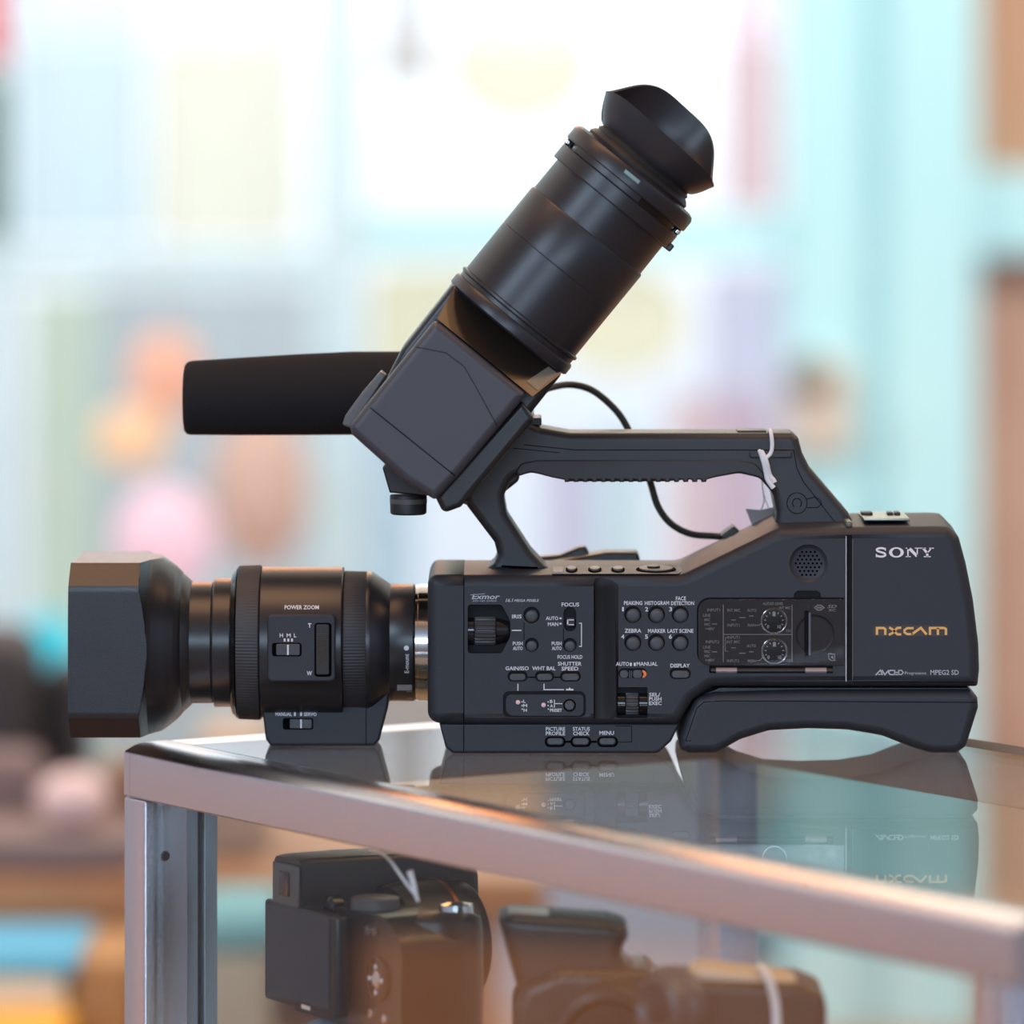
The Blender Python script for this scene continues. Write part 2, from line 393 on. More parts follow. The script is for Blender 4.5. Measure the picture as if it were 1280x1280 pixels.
for i,(x0,y0,x1,y1) in enumerate([(4,-1260,393,-560),(4,-500,393,312),(4,352,393,1020),(450,-1260,985,-560),(450,-500,985,268),(450,322,985,1310)]):
    mb=MB(); wall_rect(mb,x0,y0,x1,y1,YW+.03,.006); structure(mb.build('window_%d'%(i+1),M['winglass']))
x_l=W(-330,0,YW).x; x_r=W(2200,0,YW).x
mb=MB(); mb.box(((x_l-4)/2,YW+.03,.53),(x_l+4,.12,2.96)); structure(mb.build('wall_back_left',M['teal2']))
if x_r<4:
    mb=MB(); mb.box(((x_r+4)/2,YW+.03,.53),(4-x_r,.12,2.96)); structure(mb.build('wall_back_right',M['teal']))
# things on and behind the windows
SHN=[0]
def sheet(name,label,cat,rc,col,Y=YW+.05,trans=.9,rad=6,group=None,th=.002):
    SHN[0]+=1; Y+=.006*SHN[0] if Y>YW else 0
    mb=MB(); mb.ext(xz(rp(rect(*rc,rad)),Y),Y,Y+th); return tag(mb.build(name,sheet_mat(name+'_paper',col,trans)),label,cat,group)
sheet('paper_sheet','pale blue paper sheet in the upper window, beside the cream poster','poster',(16,-160,184,300),(.88,.97,1.0))
sheet('poster','large cream poster with rounded corners in the upper window beside the pale blue sheet','poster',(190,-40,376,302),(1.0,1.0,.92),YW+.045,rad=28)
sheet('window_sticker','small red sticker at the left edge of the upper window','sticker',(-60,-60,9,78),(.85,.12,.12),YW-.034,.0)
sheet('window_sticker','dark green strip below the red sticker','sticker',(-60,96,6,300),(.13,.25,.17),YW-.034,.0)
sheet('fabric_banner','pink fabric banner hanging against the teal door post','banner',(905,-200,972,262),(.93,.80,.82))
sheet('fabric_banner','grey beige banner in the upper window behind the raised viewfinder','banner',(474,-200,545,104),(.84,.82,.80))
sheet('poster','cream poster in the lower window between microphone and viewfinder','poster',(462,334,640,486),(1.0,.98,.84),rad=24)
sheet('poster','pale grey blue sheet under the cream poster behind the microphone','poster',(455,500,520,760),(.80,.91,.97))
sheet('curtain','pale grey curtain hanging in the lower window behind the lens hood','curtain',(118,356,392,1020),(.80,.85,.87),YW+.40,.85)
sheet('curtain','cream green curtain hanging at the window edge above the lens hood','curtain',(36,366,122,1020),(.86,.93,.84),YW+.42,.85)
sheet('poster','pink poster seen through the handle opening','poster',(836,490,962,760),(.95,.84,.85))
sheet('poster','lavender poster seen through the handle opening beside its front post','poster',(684,560,738,760),(.85,.83,.94))
sheet('poster','light blue poster seen through the handle opening','poster',(742,540,806,760),(.84,.94,.97))
sheet('poster','white sheet in the lower window right of the viewfinder','poster',(884,336,984,720),(.89,.90,.99))
sheet('poster','grey lilac sheet low in the window behind the display case','poster',(470,980,900,1300),(.72,.71,.78),trans=.7)
sheet('poster','cyan sheet low in the window behind the display case','poster',(955,1010,985,1300),(.42,.80,.90),trans=.7)
def ball(name,label,cat,px,py,Y,rx,rz,col,ry=None,group=None,rough=.7,trans=True):
    c=W(px,py,Y); k=kk(Y); mb=MB(); rg=[]
    for i in range(1,16):
        a=math.pi*i/16; rg.append([c+Vector((rx*k*math.sin(a)*math.cos(b), (ry or rx)*k*math.sin(a)*math.sin(b), rz*k*math.cos(a))) for b in [2*math.pi*j/28 for j in range(28)]])
    mb.rings(rg,capsmooth=True)
    o=tag(mb.build(name,sheet_mat(name+'_surface',col,.75,0) if trans else mat(name+'_surface',col,rough)),label,cat,group)
    if cat=='lantern':
        mb=MB(); mb.tube([c+Vector((0,0,rz*k*.98)),Vector((c.x,c.y,2.3))],.0012,6); mb.build('cord',M['string'],o)
    return o
def disc_sheet(name,label,cat,px,py,Y,rx,rz,col):
    mb=MB(); mb.ext(xz([(px+rx*math.cos(a),py+rz*math.sin(a)) for a in [2*math.pi*i/40 for i in range(40)]],Y),Y,Y+.004)
    return tag(mb.build(name,sheet_mat(name+'_paper',col,.85)),label,cat)
disc_sheet('paper_lantern','round cream paper disc in the window behind the eyecup','decoration',650,80,YW+.05,95,80,(1,.98,.88))
disc_sheet('paper_lantern','round yellow paper disc in the window between viewfinder and handle','decoration',775,400,YW+.05,85,72,(1,.98,.84))
ball('paper_lantern','orange round lantern hanging behind the microphone tip','lantern',206,470,YW-.35,46,56,(1,.74,.62))
ball('paper_lantern','tan round lantern hanging below the orange one','lantern',166,545,YW-.62,48,40,(1,.84,.66))
ball('paper_lantern','brown pink round lantern above the lens barrel','lantern',325,610,YW-.35,62,100,(.84,.70,.64))
ball('paper_lantern','pink round lantern above the lens hood','lantern',205,675,YW-.80,62,70,(1,.85,.95))
ball('paper_lantern','bright cyan round lantern beside the lens hood','lantern',58,825,YW-.35,44,58,(.12,.85,.98))
# card reader plate on the post
mb=MB(); wall_rect(mb,985,452,1064,560,YW-.09,.03); o=tag(mb.build('door_plate',mat('beige_plate_paint',(.66,.60,.50),.6)),'beige rectangular plate with a dark knob on the teal post','door plate')
ck=W(1010,466,YW-.10); mb=MB(); mb.lathe([(0,.0),(.0,.024),(.05,.030),(.06,.02)],ck,(0,-1,0),24); mb.build('knob',mat('grey_knob_metal',(.20,.20,.17),.5),o)
# unseen pendant lamps above the frame, added for the glare on the front rail
def pendant(x,r,z,label,col,e,st_):
    cp=Vector((x,3.78,z)); mb=MB(); mb.lathe([(-.30,r),(.45,r),(.58,r*.7),(.64,r*.2)],cp,(0,0,1),32,cap0=True)
    lamp=tag(mb.build('rail_glare_lamp',mat('glowing_lamp_shade',col,.6,emis=e,estr=st_)),label,'lamp')
    mb=MB(); mb.tube([cp+Vector((0,0,.64)),cp+Vector((0,0,1.5))],.004); mb.build('cord',M['cable'],lamp)
pendant(-.47,.20,1.72,'orange glowing lamp added out of view for the glare on the rail',(.9,.35,.1),(1,.30,.05),5)
pendant(.05,.30,1.35,'cream glowing lamp added out of view beside the orange one, for the rail glare',(.9,.8,.6),(1,.82,.58),1.8)
mb=MB(); mb.box((0,8,FL-.05),(14,5,.1)); structure(mb.build('ground_street',mat('grey_pavement',(.45,.46,.48),.9)))

# low wooden table of wares, left behind the case
TY=2.0
tz=W(60,1098,TY).z
t=empty('display_table',(-1.0,TY+.35,FL)); tag(t,'low wooden table with dark and coloured wares, left behind the glass case','table')
def inv(o,t):
    o.parent=t; o.matrix_parent_inverse=Matrix.Translation(t.location).inverted(); return o
M['tabwood']=mat('orange_brown_table_wood',(.55,.27,.11),.45,noise=(5,(.42,.19,.08),.4,.6))
mb=MB(); mb.box((-.62,TY+.40,tz-.02),(1.30,.80,.04),bev=.004); inv(mb.build('tabletop',M['tabwood']),t)
for a_ in (-1.2,-.04):
    for b_ in (TY+.08,TY+.72):
        mb=MB(); mb.box((a_,b_,(tz-.04+FL)/2),(.05,.05,tz-.04-FL)); inv(mb.build('leg',M['tabwood']),t)
mb=MB(); mb.box((-.62,TY+.24,tz-.145),(1.16,.94,.02)); inv(mb.build('lower_shelf',M['tabwood']),t)
sz=tz-.135
def ware(name,label,cat,px0,px1,h,Y,dep,col,z=None,bev=.01,rough=.6):
    a=W(px0,0,Y).x; b=W(px1,0,Y).x; z=tz if z is None else z
    mb=MB(); mb.box(((a+b)/2,Y+dep/2,z+h/2+.0005),(b-a,dep,h),bev=bev); return tag(mb.build(name,mat(name+'_cover',col,rough)),label,cat)
ware('camera_bag','dark grey camera bag at the left edge of the wooden table','bag',-60,42,.185,TY+.30,.16,(.045,.042,.045),bev=.04)
ware('box','black box behind the pink ball on the wooden table','box',48,104,.150,TY+.35,.12,(.02,.02,.022),bev=.02)
ware('case_box','flat grey brown case at the front edge of the wooden table, under the pink ball','case',-60,168,.034,TY+.02,.15,(.26,.19,.18),bev=.008)
ware('camera_case','brown grey case standing behind the pink ball on the wooden table','case',-70,50,.085,TY+.19,.10,(.22,.16,.16),bev=.02)
ware('box','brown cardboard box beside the display case post','box',122,176,.075,TY+.19,.12,(.24,.14,.08),bev=.01)
ball('ball','pale pink round ball lying on the flat grey brown case','ball',92,1016,TY+.09,46,35,(.92,.72,.70),trans=False)
bl=bpy.data.objects['ball']; zmin=min(v.co.z for v in bl.data.vertices); bl.location.z+=tz+.0347-zmin
ware('book','blue box lying on the cream box, on the lower shelf of the wooden table','box',-70,96,.014,TY-.24,.22,(.10,.50,.78),z=sz+.0855,bev=.004)
ware('box','cream box under the blue one on the lower shelf','box',-60,80,.085,TY-.24,.22,(.85,.80,.62),z=sz,bev=.006)
ware('box','brown box on the lower shelf beside the cream box','box',88,168,.095,TY-.22,.20,(.50,.27,.10),z=sz,bev=.006)
ware('box','grey green box on the lower shelf seen through the case','box',180,330,.10,TY-.22,.20,(.50,.47,.36),z=sz,bev=.006)
ware('box','tan box on the table top seen through the case','box',240,330,.105,TY+.14,.2,(.46,.36,.27),bev=.008)
ware('fabric_roll','teal fabric bundle on the lower shelf seen through the case','fabric',235,350,.035,TY-.22,.18,(.22,.55,.62),z=sz+.1005,bev=.015)
ware('crate','orange crate standing on the floor below the table','crate',-80,70,.54,TY-.46,.22,(.95,.48,.03),z=FL,bev=.01)

# ================================================================== DISPLAY CASE
C0=Vector((-.2071,.050,0)); E1=Vector((.5355,-.8448,0)).normalized(); E2=Vector((.8448,.5355,0)).normalized()
E2=Vector((-E1.y,E1.x,0))
LF,LS=.78,.3956; RH,RW=.0285,.026; ZB=FL
Rc=Matrix((E1,E2,Vector((0,0,1)))).transposed()
case=empty('display_case',(C0.x,C0.y,FL)); tag(case,'glass display case with brushed aluminium frame carrying the camcorder','display case')
def cpnt(a,b,z): return C0+E1*a+E2*b+Vector((0,0,z))
def cbox(name,a0,a1,b0,b1,z0,z1,m,bev=0,parent=case):
    mb=MB(); mb.box(cpnt((a0+a1)/2,(b0+b1)/2,(z0+z1)/2),(a1-a0,b1-b0,z1-z0),Rc,bev=bev); o=mb.build(name,m)
    if parent: inv(o,parent)
    return o
GT=.006
prof=[(0,-RH+.001),(.001,-RH),(RW-.001,-RH),(RW,-RH+.001),(RW,-.0004),(RW-.0004,-.0001),(.0150,-.0001),(.0125,-.00025),(.0100,-.0006),(.0078,-.0011),(.0058,-.0018),(.0040,-.0026),(.0022,-.0034),(.0009,-.0041),(.0002,-.0050),(0,-.0060)]
def rail(name,a0,a1,parent=case):
    mb=MB(); mb.rings([[cpnt(a0,b,z) for b,z in prof],[cpnt(a1,b,z) for b,z in prof]]); return inv(mb.build(name,M['alu'],None,40),parent)
rail('front_rail',.0065,LF)
cbox('side_rail',0,RW,RW,LS,-RH,-.0001,M['alu'],.0012)
cbox('rear_rail',RW,LF,LS-RW,LS,-RH,-.0016,M['alu'],.0012)
rail('corner_block',0,.0062)
cbox('rear_rail_strip',RW+.002,LF-.002,LS-RW+.001,LS-.001,-.0016,-.0001,mat('dark_brown_rail_strip',(.07,.05,.04),.7),.0004)  # dark brown strip lying on the rear rail
cbox('glass_top',RW,LF,RW,LS-RW,-GT,0,M['glass'])
for nm,a0,b0 in (('front_post',0,0),('rear_post',0,LS-RW),('far_post',LF-RW,LS-RW),('near_post',LF-RW,0)):
    p=cbox(nm,a0,a0+RW*.9,b0,b0+RW,ZB,-RH-.0004,M['alu'],.001)
# glass channels on the inner faces of the side posts
def chan(name,a0,a1,b0,b1,m): return cbox(name,a0,a1,b0,b1,ZB,-RH-.001,m,.0004)
chan('pane_channel',.006,.020,RW,RW+.008,M['steel']); chan('pane_channel',.009,.016,RW+.008,RW+.012,M['dark']); chan('pane_channel',.006,.020,RW+.012,RW+.020,M['steel'])
cbox('side_pane',.010,.014,RW+.020,LS-RW,ZB+.02,-RH,M['pane'])
cbox('rear_pane',RW,LF-RW,LS-.014,LS-.010,ZB+.02,-RH,M['pane'])
cbox('front_pane',RW,LF-RW,.006,.010,ZB+.02,-RH,M['pane'])
cbox('glass_shelf',RW*.4,LF-.01,.02,LS-.03,-.206,-.200,M['pane'])
mb=MB(); pc=cpnt(RW*.9+.0003,.012,-RH-.030); mb.lathe([(0,.0028),(.0008,.0024)],pc,E1,16); inv(mb.build('screw',M['dark']),case)
mb=MB(); mb.box(cpnt(LF/2,LS/2,-.62),(LF-.03,LS-.03,.03),Rc); inv(mb.build('case_bottom',mat('black_case_base',(.05,.045,.045),.5)),case)

# ================================================================== CAMCORDER
camc=empty('camcorder',(.03,.045,0)); tag(camc,'black shoulder camcorder with raised viewfinder and foam microphone on the glass case','camcorder')
def part(mb,name,m,parent=None,sharp=35):
    o=mb.build(name,m,None,sharp)
    if parent is None or parent is camc: return inv(o,camc)
    o.parent=parent; o.matrix_parent_inverse=Matrix.Identity(4)
    # parent objects of camcorder sit at the world origin through their own inverse
    return o
YB=-.006
# ---- body shell
body_o=[(560,719,.2),(690,719,0),(852,719,40),(972,661,22),(1060,659,0),(1172,658,0),(1187,659,9),(1199,671,12),(1208,704,60),(1217.5,752,80),(1224,806,60),(1225,838,20),(1222.8,859,4),(890,859,14),(866,876,14),(848,906,10),(560,906,.2)]
mb=MB(); pe(mb,body_o,YB,.095,.0058,.010,seg=8,mids=[(.034,.0022),(.065,.0022)])
body=mb.build('body',[M['body'],M['dark']]); inv(body,camc)
cut=MB()
def well(pts,depth,y0=-.012): pe(cut,pts,y0,YB+depth)
# grip groove between the two side panels
gz0,gz1=W(0,899,YB).z,W(0,722,YB).z
gp=[(742,-.02),(742,YB+.0002),(744,YB+.0032),(751,YB+.0040),(758,YB+.0026),(768,YB+.0006),(774,YB-.0001),(774,-.02)]
def gro(z,f=1): return [Vector((W(x,0,YB).x, YB+(y-YB)*f if y>YB else y, z)) for x,y in gp]
well([(584.5,757,4),(627,757,5),(638,777,14),(638,797,14),(627,818,5),(584.5,818,4)],.0050)
RB=[(664.5,770,10.4,7.8,'iris_button'),(664.7,807.3,8.8,6.8,'push_auto_button'),(712.5,807.5,8.8,6.8,'push_auto_button'),
    (791.3,769.3,10.8,8.6,'assign_button'),(820.9,769.3,10.8,8.6,'assign_button'),(850.6,769.3,10.8,8.6,'assign_button'),
    (791.3,804.3,10.8,8.6,'assign_button'),(820.9,804.3,10.8,8.6,'assign_button'),(850.6,804.3,10.8,8.6,'assign_button')]
for x,y,a,b,_ in RB: well(disc(x,y,a),.0022)
PB=[(647,846.7,12.5,6.6,'gain_button'),(680.8,846.7,12,6.6,'white_balance_button'),(713.2,846.7,13,6.6,'shutter_button'),(850.6,843.2,13.3,7,'display_button')]
for x,y,a,b,_ in PB: well(rect(x-a,y-b,x+a,y+b,b-.2),.0022)
well(rect(704.5,760,720.5,790.5,7.8),.0016)
well(rect(628.6,865.5,732.6,898,8),.0012)
well(rect(773.4,836.6,808.8,849,6),.0018)
well(rect(771,860.5,809.8,899,2),.0048)
well([(871.5,748,16),(1056,748,0),(1056,833,0),(871.5,833,16)],.0016)
well([(993,750,0),(993,743,4),(998,739.5,5),(1022,739.5,5),(1027,743,4),(1027,750,0)],.0010)
well(rect(887,833.5,1042,843,2),.0030)
well(rect(1058.4,670,1066,852,1),.0026)
boolean(body,cut)
cut=MB(); cut.rings([gro(gz0,.6),gro(gz0+.006),gro(gz1-.006),gro(gz1,.5)]); boolean(body,cut,mat('groove_shade_plastic',(.010,.010,.012),.55,spec=.3))  # shading of the groove is put into its darker colour
# speaker dish (separate cut: dish of revolution)
cut=MB(); spc=W(1010.6,704.3,YB); cut.lathe([(-.004,.0106),(-.0003,.0103),(.0004,.0096),(.0012,.0086),(.0015,.0075),(.0015,.003)],spc,(0,1,0),48)
boolean(body,cut,M['body'])
for f in body.data.polygons: pass
cutd=MB()
mb=MB()
for r in range(-4,5):
    for c in range(-5,6):
        x=(c+(.5 if r%2 else 0))*5.3; y=r*4.75
        if x*x+y*y<18.3**2: mb.ext(xz(disc(1010.6+x,704.3+y,1.45,10),YB+.0014),YB+.00142,YB+.0017)
part(mb,'speaker_holes',M['seam'],body)
# small cuts near the handle side
# ---- front collar
mb=MB(); pe(mb,[(534.5,718.5,13),(600,718.5,2),(600,905,2),(534.5,905,15)],YB-.00015,.096,.0058,.010,seg=8,mids=[(.034,.0022),(.065,.0022)])
fc=part(mb,'front_collar',M['body'])
bm=bmesh.new(); bm.from_mesh(fc.data); xc=W(579.6,0,YB).x
g_=bmesh.ops.bisect_plane(bm,geom=bm.verts[:]+bm.edges[:]+bm.faces[:],plane_co=(xc,0,0),plane_no=(1,0,0),clear_outer=True)
bmesh.ops.holes_fill(bm,edges=[e for e in bm.edges if len(e.link_faces)==1],sides=0); bm.to_mesh(fc.data); bm.free()
# ---- base section under the body
mb=MB(); pe(mb,[(549,904),(557,935,5),(566,942,5),(822,942,12),(839,927,8),(850,904)],-.0012,.085,.0016,.004)
base=part(mb,'base_section',M['body'])
mb=MB(); stroke(mb,[(579.7,906),(579.7,939)],1.0,-.0014); part(mb,'seam_line',M['seam'],base)
mb=MB(); stroke(mb,[(769,907.5),(789.5,907.5),(789.5,927.5),(770,927.5)],.7,-.0014); part(mb,'door_outline',M['seam'],base)
for x in (694,726,759.4):
    mb=MB(); pe(mb,rect(x-13,920.6,x+13,933.8,6.4),-.0015,-.0008); pe(mb,rect(x+10,926,x+20,928.5,1),-.00148,-.0008) if x<750 else None
    part(mb,'button_surround',M['seam'],base)
    mb=MB(); pe(mb,rect(x-10.5,922.4,x+10.5,931.8,4.6),-.0024,-.0008,.0008); part(mb,'menu_button',M['button'],base)
# ---- shoulder pad
pad=[(893,866,16),(870,872,16),(858,896,10),(849.5,924,6),(850,938,6),(862,942.3,8),(896,942,20),(926,925,34),(962,914,30),(1010,911.5,40),(1060,913,40),(1102,920,34),(1140,935,26),(1165,942.3,16),(1196,942.3,14),(1208,934,10),(1215,912,8),(1223.5,885,6),(1222.5,872,5),(1213,862.5,5),(1000,863,0)]
mb=MB(); pe(mb,pad,-.0035,.088,.0048,.006,seg=6); pd=part(mb,'shoulder_pad',M['body'])
mb=MB(); stroke(mb,[(871,885),(880,877.5),(905,876),(1221,878)],.8,-.00375); stroke(mb,[(871,885),(857,926),(864,926)],.7,-.00375); part(mb,'pad_seam',M['seam'],pd)
mb=MB(); pe(mb,[(900,860),(1210,860),(1206,866),(880,868)],.002,.08); part(mb,'pad_gap',M['dark'])
# ---- controls
def roundbtn(x,y,r,name,proud=.0008):
    mb=MB(); c=W(x,y,YB+.0016); rr=r*S; mb.lathe([(0,rr),(.0016+proud-.0006,rr),(.0016+proud-.0002,rr*.90),(.0016+proud,rr*.70),(.0016+proud-.0001,0.0002)],c,(0,-1,0),28); return part(mb,name,M['button'],body)
for x,y,a,b,nm in RB: roundbtn(x,y,b,nm)
for x,y,a,b,nm in PB:
    mb=MB(); pe(mb,rect(x-a+2,y-b+1.9,x+a-2,y+b-1.9,b-2),YB-.0003,YB+.0022,.0007); part(mb,nm,M['button'],body)
def wheel(x0,x1,py,r,name,yc,teeth=22):
    mb=MB(); rg=[]; c=W((x0+x1)/2,py,yc)
    for xi in (0,.08,.92,1):
        ring=[]; rad=r*S*(1 if .01<xi<.99 else .93)
        for j in range(teeth*4):
            a=2*math.pi*j/(teeth*4); q=rad-(.00065 if (j//2)%2 else 0); ring.append(Vector((W(x0+(x1-x0)*xi,py,yc).x, c.y+q*math.cos(a), c.z+q*math.sin(a))))
        rg.append(ring)
    mb.rings(rg); return part(mb,name,M['button'],body,30)
wheel(593.5,619.5,788.5,18.2,'iris_dial',YB+.0062)
mb=MB()
for (a0,a1) in ((585.2,592.5),(620.5,636.5)):
    rg=[]
    for a in (a0,a1):
        c=W(a,788.5,YB+.0085); rr=.0072 if a<625 else .0058
        rg.append([Vector((c.x,c.y+rr*math.cos(t_),c.z+rr*math.sin(t_)*1.15)) for t_ in [2*math.pi*j/40 for j in range(40)]])
    mb.rings(rg)
part(mb,'dial_hub',M['gloss'],body)
wheel(782.2,797.8,879.5,14.2,'select_dial',YB+.0050,18)
mb=MB()
for (a0,a1) in ((772,781),(799,809)):
    rg=[]
    for a in (a0,a1):
        c=W(a,879.5,YB+.0075); rg.append([Vector((c.x,c.y+.0062*math.cos(t_),c.z+.0066*math.sin(t_))) for t_ in [2*math.pi*j/36 for j in range(36)]])
    mb.rings(rg)
part(mb,'dial_hub',M['gloss'],body)
mb=MB(); pe(mb,rect(708,772,718.6,783.5,2),YB-.0010,YB+.0016,.0004); sw=part(mb,'focus_switch',M['dark'],body)
mb=MB(); yq=YB-.00115
for y_ in (774.3,780.2): bar(mb,709.2,y_,717.4,y_+1.2,yq)
bar(mb,708.8,774.3,710.4,781.4,yq); part(mb,'switch_mark',M['white'],sw)
for x,yy,pk in ((647.5,881,877.8),(679.5,881,881.2)):
    mb=MB(); pe(mb,rect(x-4.4,yy-8,x+4.4,yy+8,4.2),YB+.0006,YB+.0013); sl=part(mb,'slider_slot',M['seam'],body)
    mb=MB(); mb.lathe([(0,.0013),(.0012,.0011),(.0015,.0003)],W(x,pk,YB+.0008),(0,-1,0),18); part(mb,'slider_knob',M['pink'],sl)
mb=MB(); pe(mb,[(637,868,6),(727.5,868,6),(730,872,4),(730,892,6),(724,895.5,5),(639,895.5,7),(632,890,5),(632,873,5)],YB+.0005,YB+.0013,.0004); part(mb,'preset_plate',M['body'],body)
mb=MB(); pe(mb,disc(711.9,881.7,7.9),YB+.0002,YB+.0008); part(mb,'button_ring',M['seam'],body)
mb=MB(); mb.lathe([(0,6.4*S),(.0009,6.2*S),(.0013,5*S),(.0013,.0002)],W(711.9,881.7,YB+.0006),(0,-1,0),24); part(mb,'preset_button',M['button'],body)
# auto / manual slide
mb=MB(); pe(mb,rect(774.4,837.6,786,848,5),YB+.0002,YB+.0018,.0004); pe(mb,rect(791,837.4,803,848.2,4),YB-.0003,YB+.0018,.0004); 
for x_ in (786.5,788.8): pe(mb,rect(x_,838.5,x_+1.2,847.4,.4),YB-.0002,YB+.0018)
asw=part(mb,'auto_manual_switch',M['button'],body)
mb=MB(); mb.add([W(x,y,YB+.0004) for x,y in [(802.5,838)]+[(802.8+5.6*math.cos(a),843+5.4*math.sin(a)) for a in [math.radians(-85+17*i) for i in range(11)]]+[(802.5,848),(804.6,843)]],[list(range(14))]); part(mb,'switch_mark',M['orange'],asw)
# ---- audio panel with smoked cover
mb=MB(); pe(mb,[(873,749.5,14),(1055,749.5,0),(1055,832,0),(873,832,14)],YB+.0009,YB+.0017); panel=part(mb,'audio_panel',mat('dark_brown_panel_plastic',(.030,.024,.027),.4),body)
ya=YB+.0006
mb=MB()
bar(mb,903.6,756,904.6,827.5,ya); bar(mb,989.6,756,990.5,827.5,ya); bar(mb,904,792.6,990,793.5,ya)
T=lambda s_,x0,x1,yc,h: text(mb,s_,x0,x1,yc-h/2,yc+h/2,ya,bold=.01)
for s_,x0,x1,yc in (('INPUT1',884,900,762.5),('LINE',879,888,769.2),('MIC',880.5,888,774.8),('MIC',880.5,888,780.4),('+48V',881.5,893,786),('INPUT2',882,899,802.3),('LINE',879,888,809),('MIC',880.5,888,814.4),('MIC',880.5,888,820),('+48V',881.5,893,825.2),
  ('INT MIC',909,925.5,762.8),('AUTO',934,945.5,762.8),('INPUT1',909.5,924.3,781.5),('MAN',934.5,944.5,781.5),('AUDIO LEVEL',953.5,979.5,754.6),('INT MIC',974,988.5,759.8),
  ('INPUT1',909.5,924.3,796.8),('INT MIC',908.5,925,802.4),('AUTO',933.5,945,807.3),('INPUT2',908.8,923.8,826),('MAN',934.5,944.5,826),('CH1',982.5,988.5,788.5),('CH2',982.5,988.5,826)): T(s_,x0,x1,yc,3.6)
for x0,x1,y in ((914,920,775),(924,932,772),(936.5,942,770),(914,920,809.8),(924,932,816.6),(936.5,942,814.8),(890,896.5,780),(890,896.5,814.8)): bar(mb,x0,y-.5,x1,y+.5,ya)
stroke(mb,[(910,797),(906.6,797),(906.6,814),(910,814)],.7,ya)
stroke(mb,[(945,781.5),(949,781.5),(952,779)],.8,ya); stroke(mb,[(945,826),(950,825.5),(953,822)],.8,ya)
# card icons
stroke(mb,[(1018,759.5),(1022,756.5),(1026,756.5),(1030,759.5),(1026,762.5),(1022,762.5),(1018,759.5)],1.5,ya); bar(mb,1021,758.6,1027,760.4,ya)
text(mb,'SD',1034,1046,756,760,ya,.02,.3); text(mb,'XC',1035.5,1044.5,761,764.4,ya,.02)
stroke(mb,[(1035.8,817.5),(1043.3,817.5),(1043.3,825.6),(1039,825.6),(1035.8,822.8),(1035.8,817)],1.1,ya); poly(mb,[(1038,821.5),(1041.5,819),(1041.5,824)],ya)
part(mb,'panel_lettering',mat('dim_white_panel_print',(.52,.51,.53),.6),panel)
for cx,cy in ((967.5,776.3),(968,814.3)):
    mb=MB(); c=W(cx,cy,YB+.0009); mb.lathe([(0,16.6*S),(.0004,16.6*S),(.0005,16*S),(.0004,15*S),(.0002,14.6*S)],c,(0,-1,0),48); part(mb,'dial_rim',M['chrome'] ,panel)
    mb=MB(); mb.lathe([(0,14.4*S),(.0007,14*S),(.0008,13*S),(.0008,.0003)],c,(0,-1,0),40); dl=part(mb,'level_dial',M['dark'],panel)
    mb=MB(); yy=YB-.00002
    for i in range(11):
        a=math.radians(-90-140+28*i)
        p0=Vector((cx+10*math.cos(a),cy+10*math.sin(a))); p1=Vector((cx+12.4*math.cos(a),cy+12.4*math.sin(a))); stroke(mb,[p0,p1],1.1,yy)
    bar(mb,cx-1.9,cy-11.5,cx+1.9,cy-6,yy)
    text(mb,'0',cx-9,cx-5.8,cy+5,cy+9,yy,.03); text(mb,'10',cx+4.5,cx+8.8,cy+5,cy+9,yy,.02)
    part(mb,'dial_marks',M['white'],dl)
mb=MB(); mb.lathe([(0,24.5*S),(.0003,24*S),(.00005,22*S),(-.0006,8*S),(-.0004,2*S),(-.0004,.0001)],W(1018.7,792.6,YB+.00092),(0,-1,0),48); part(mb,'card_recess',mat('dark_brown_recess',(.022,.015,.017),.3),panel)
mb=MB(); pe(mb,rect(1005.5,763,1010.8,821.5,2.4),YB+.0001,YB+.0009); part(mb,'card_slot',M['seam'],panel)
mb=MB(); pe(mb,rect(1010.8,766,1013.4,819,1),YB+.00005,YB+.0009); part(mb,'slot_edge',mat('pale_blue_plastic',(.30,.38,.44),.3),panel)
mb=MB(); pe(mb,[(872.5,749,15),(1055.5,749,0),(1055.5,832.5,0),(872.5,832.5,15)],YB-.0010,YB-.0002,.0003); part(mb,'panel_cover',M['cover'],body)
def hrod(name,x0,x1,r,m,parent): 
    mb=MB(); a=W(x0,838.2,YB+.0010); b=W(x1,838.2,YB+.0010); mb.lathe([(0,r*S),((b-a).length,r*S)],a,(1,0,0),20); return part(mb,name,m,parent)
hg=hrod('cover_hinge',888.5,1041,3.9,M['dark'],body)
pin_m=mat('dull_pinkish_pin_metal',(.30,.24,.25),.4,metal=.5); hrod('hinge_pin',895,921,4.2,pin_m,hg); hrod('hinge_pin',1006.5,1033,4.2,pin_m,hg)
mb=MB(); pe(mb,rect(1057,670,1058.2,852,.3),YB-.0002,YB+.002); part(mb,'door_edge_strip',mat('pale_metal_edge',(.40,.37,.40),.35,metal=.6),body)
mb=MB(); pe(mb,rect(1065.4,674,1066.1,850,.3),YB-.0001,YB+.002); part(mb,'door_edge_strip',mat('dull_metal_edge',(.13,.12,.12),.4),body)
mb=MB(); yq=YB-.0002
stroke(mb,[(579.8,722),(579.8,904)],1.1,yq)
part(mb,'seam_line',M['seam'],body); mb=MB()
for a,b in ((659.5,669),(692.8,700.2)): bar(mb,a,845.8,b,847.2,yq)
stroke(mb,[(655,778),(655,800)],.8,yq); stroke(mb,[(704.3,786),(704.3,802)],.8,yq)
part(mb,'button_links',M['seam'],body)
mb=MB(); bar(mb,1067,852.5,1222,853.2,yq); part(mb,'seam_line',M['seam'],body)
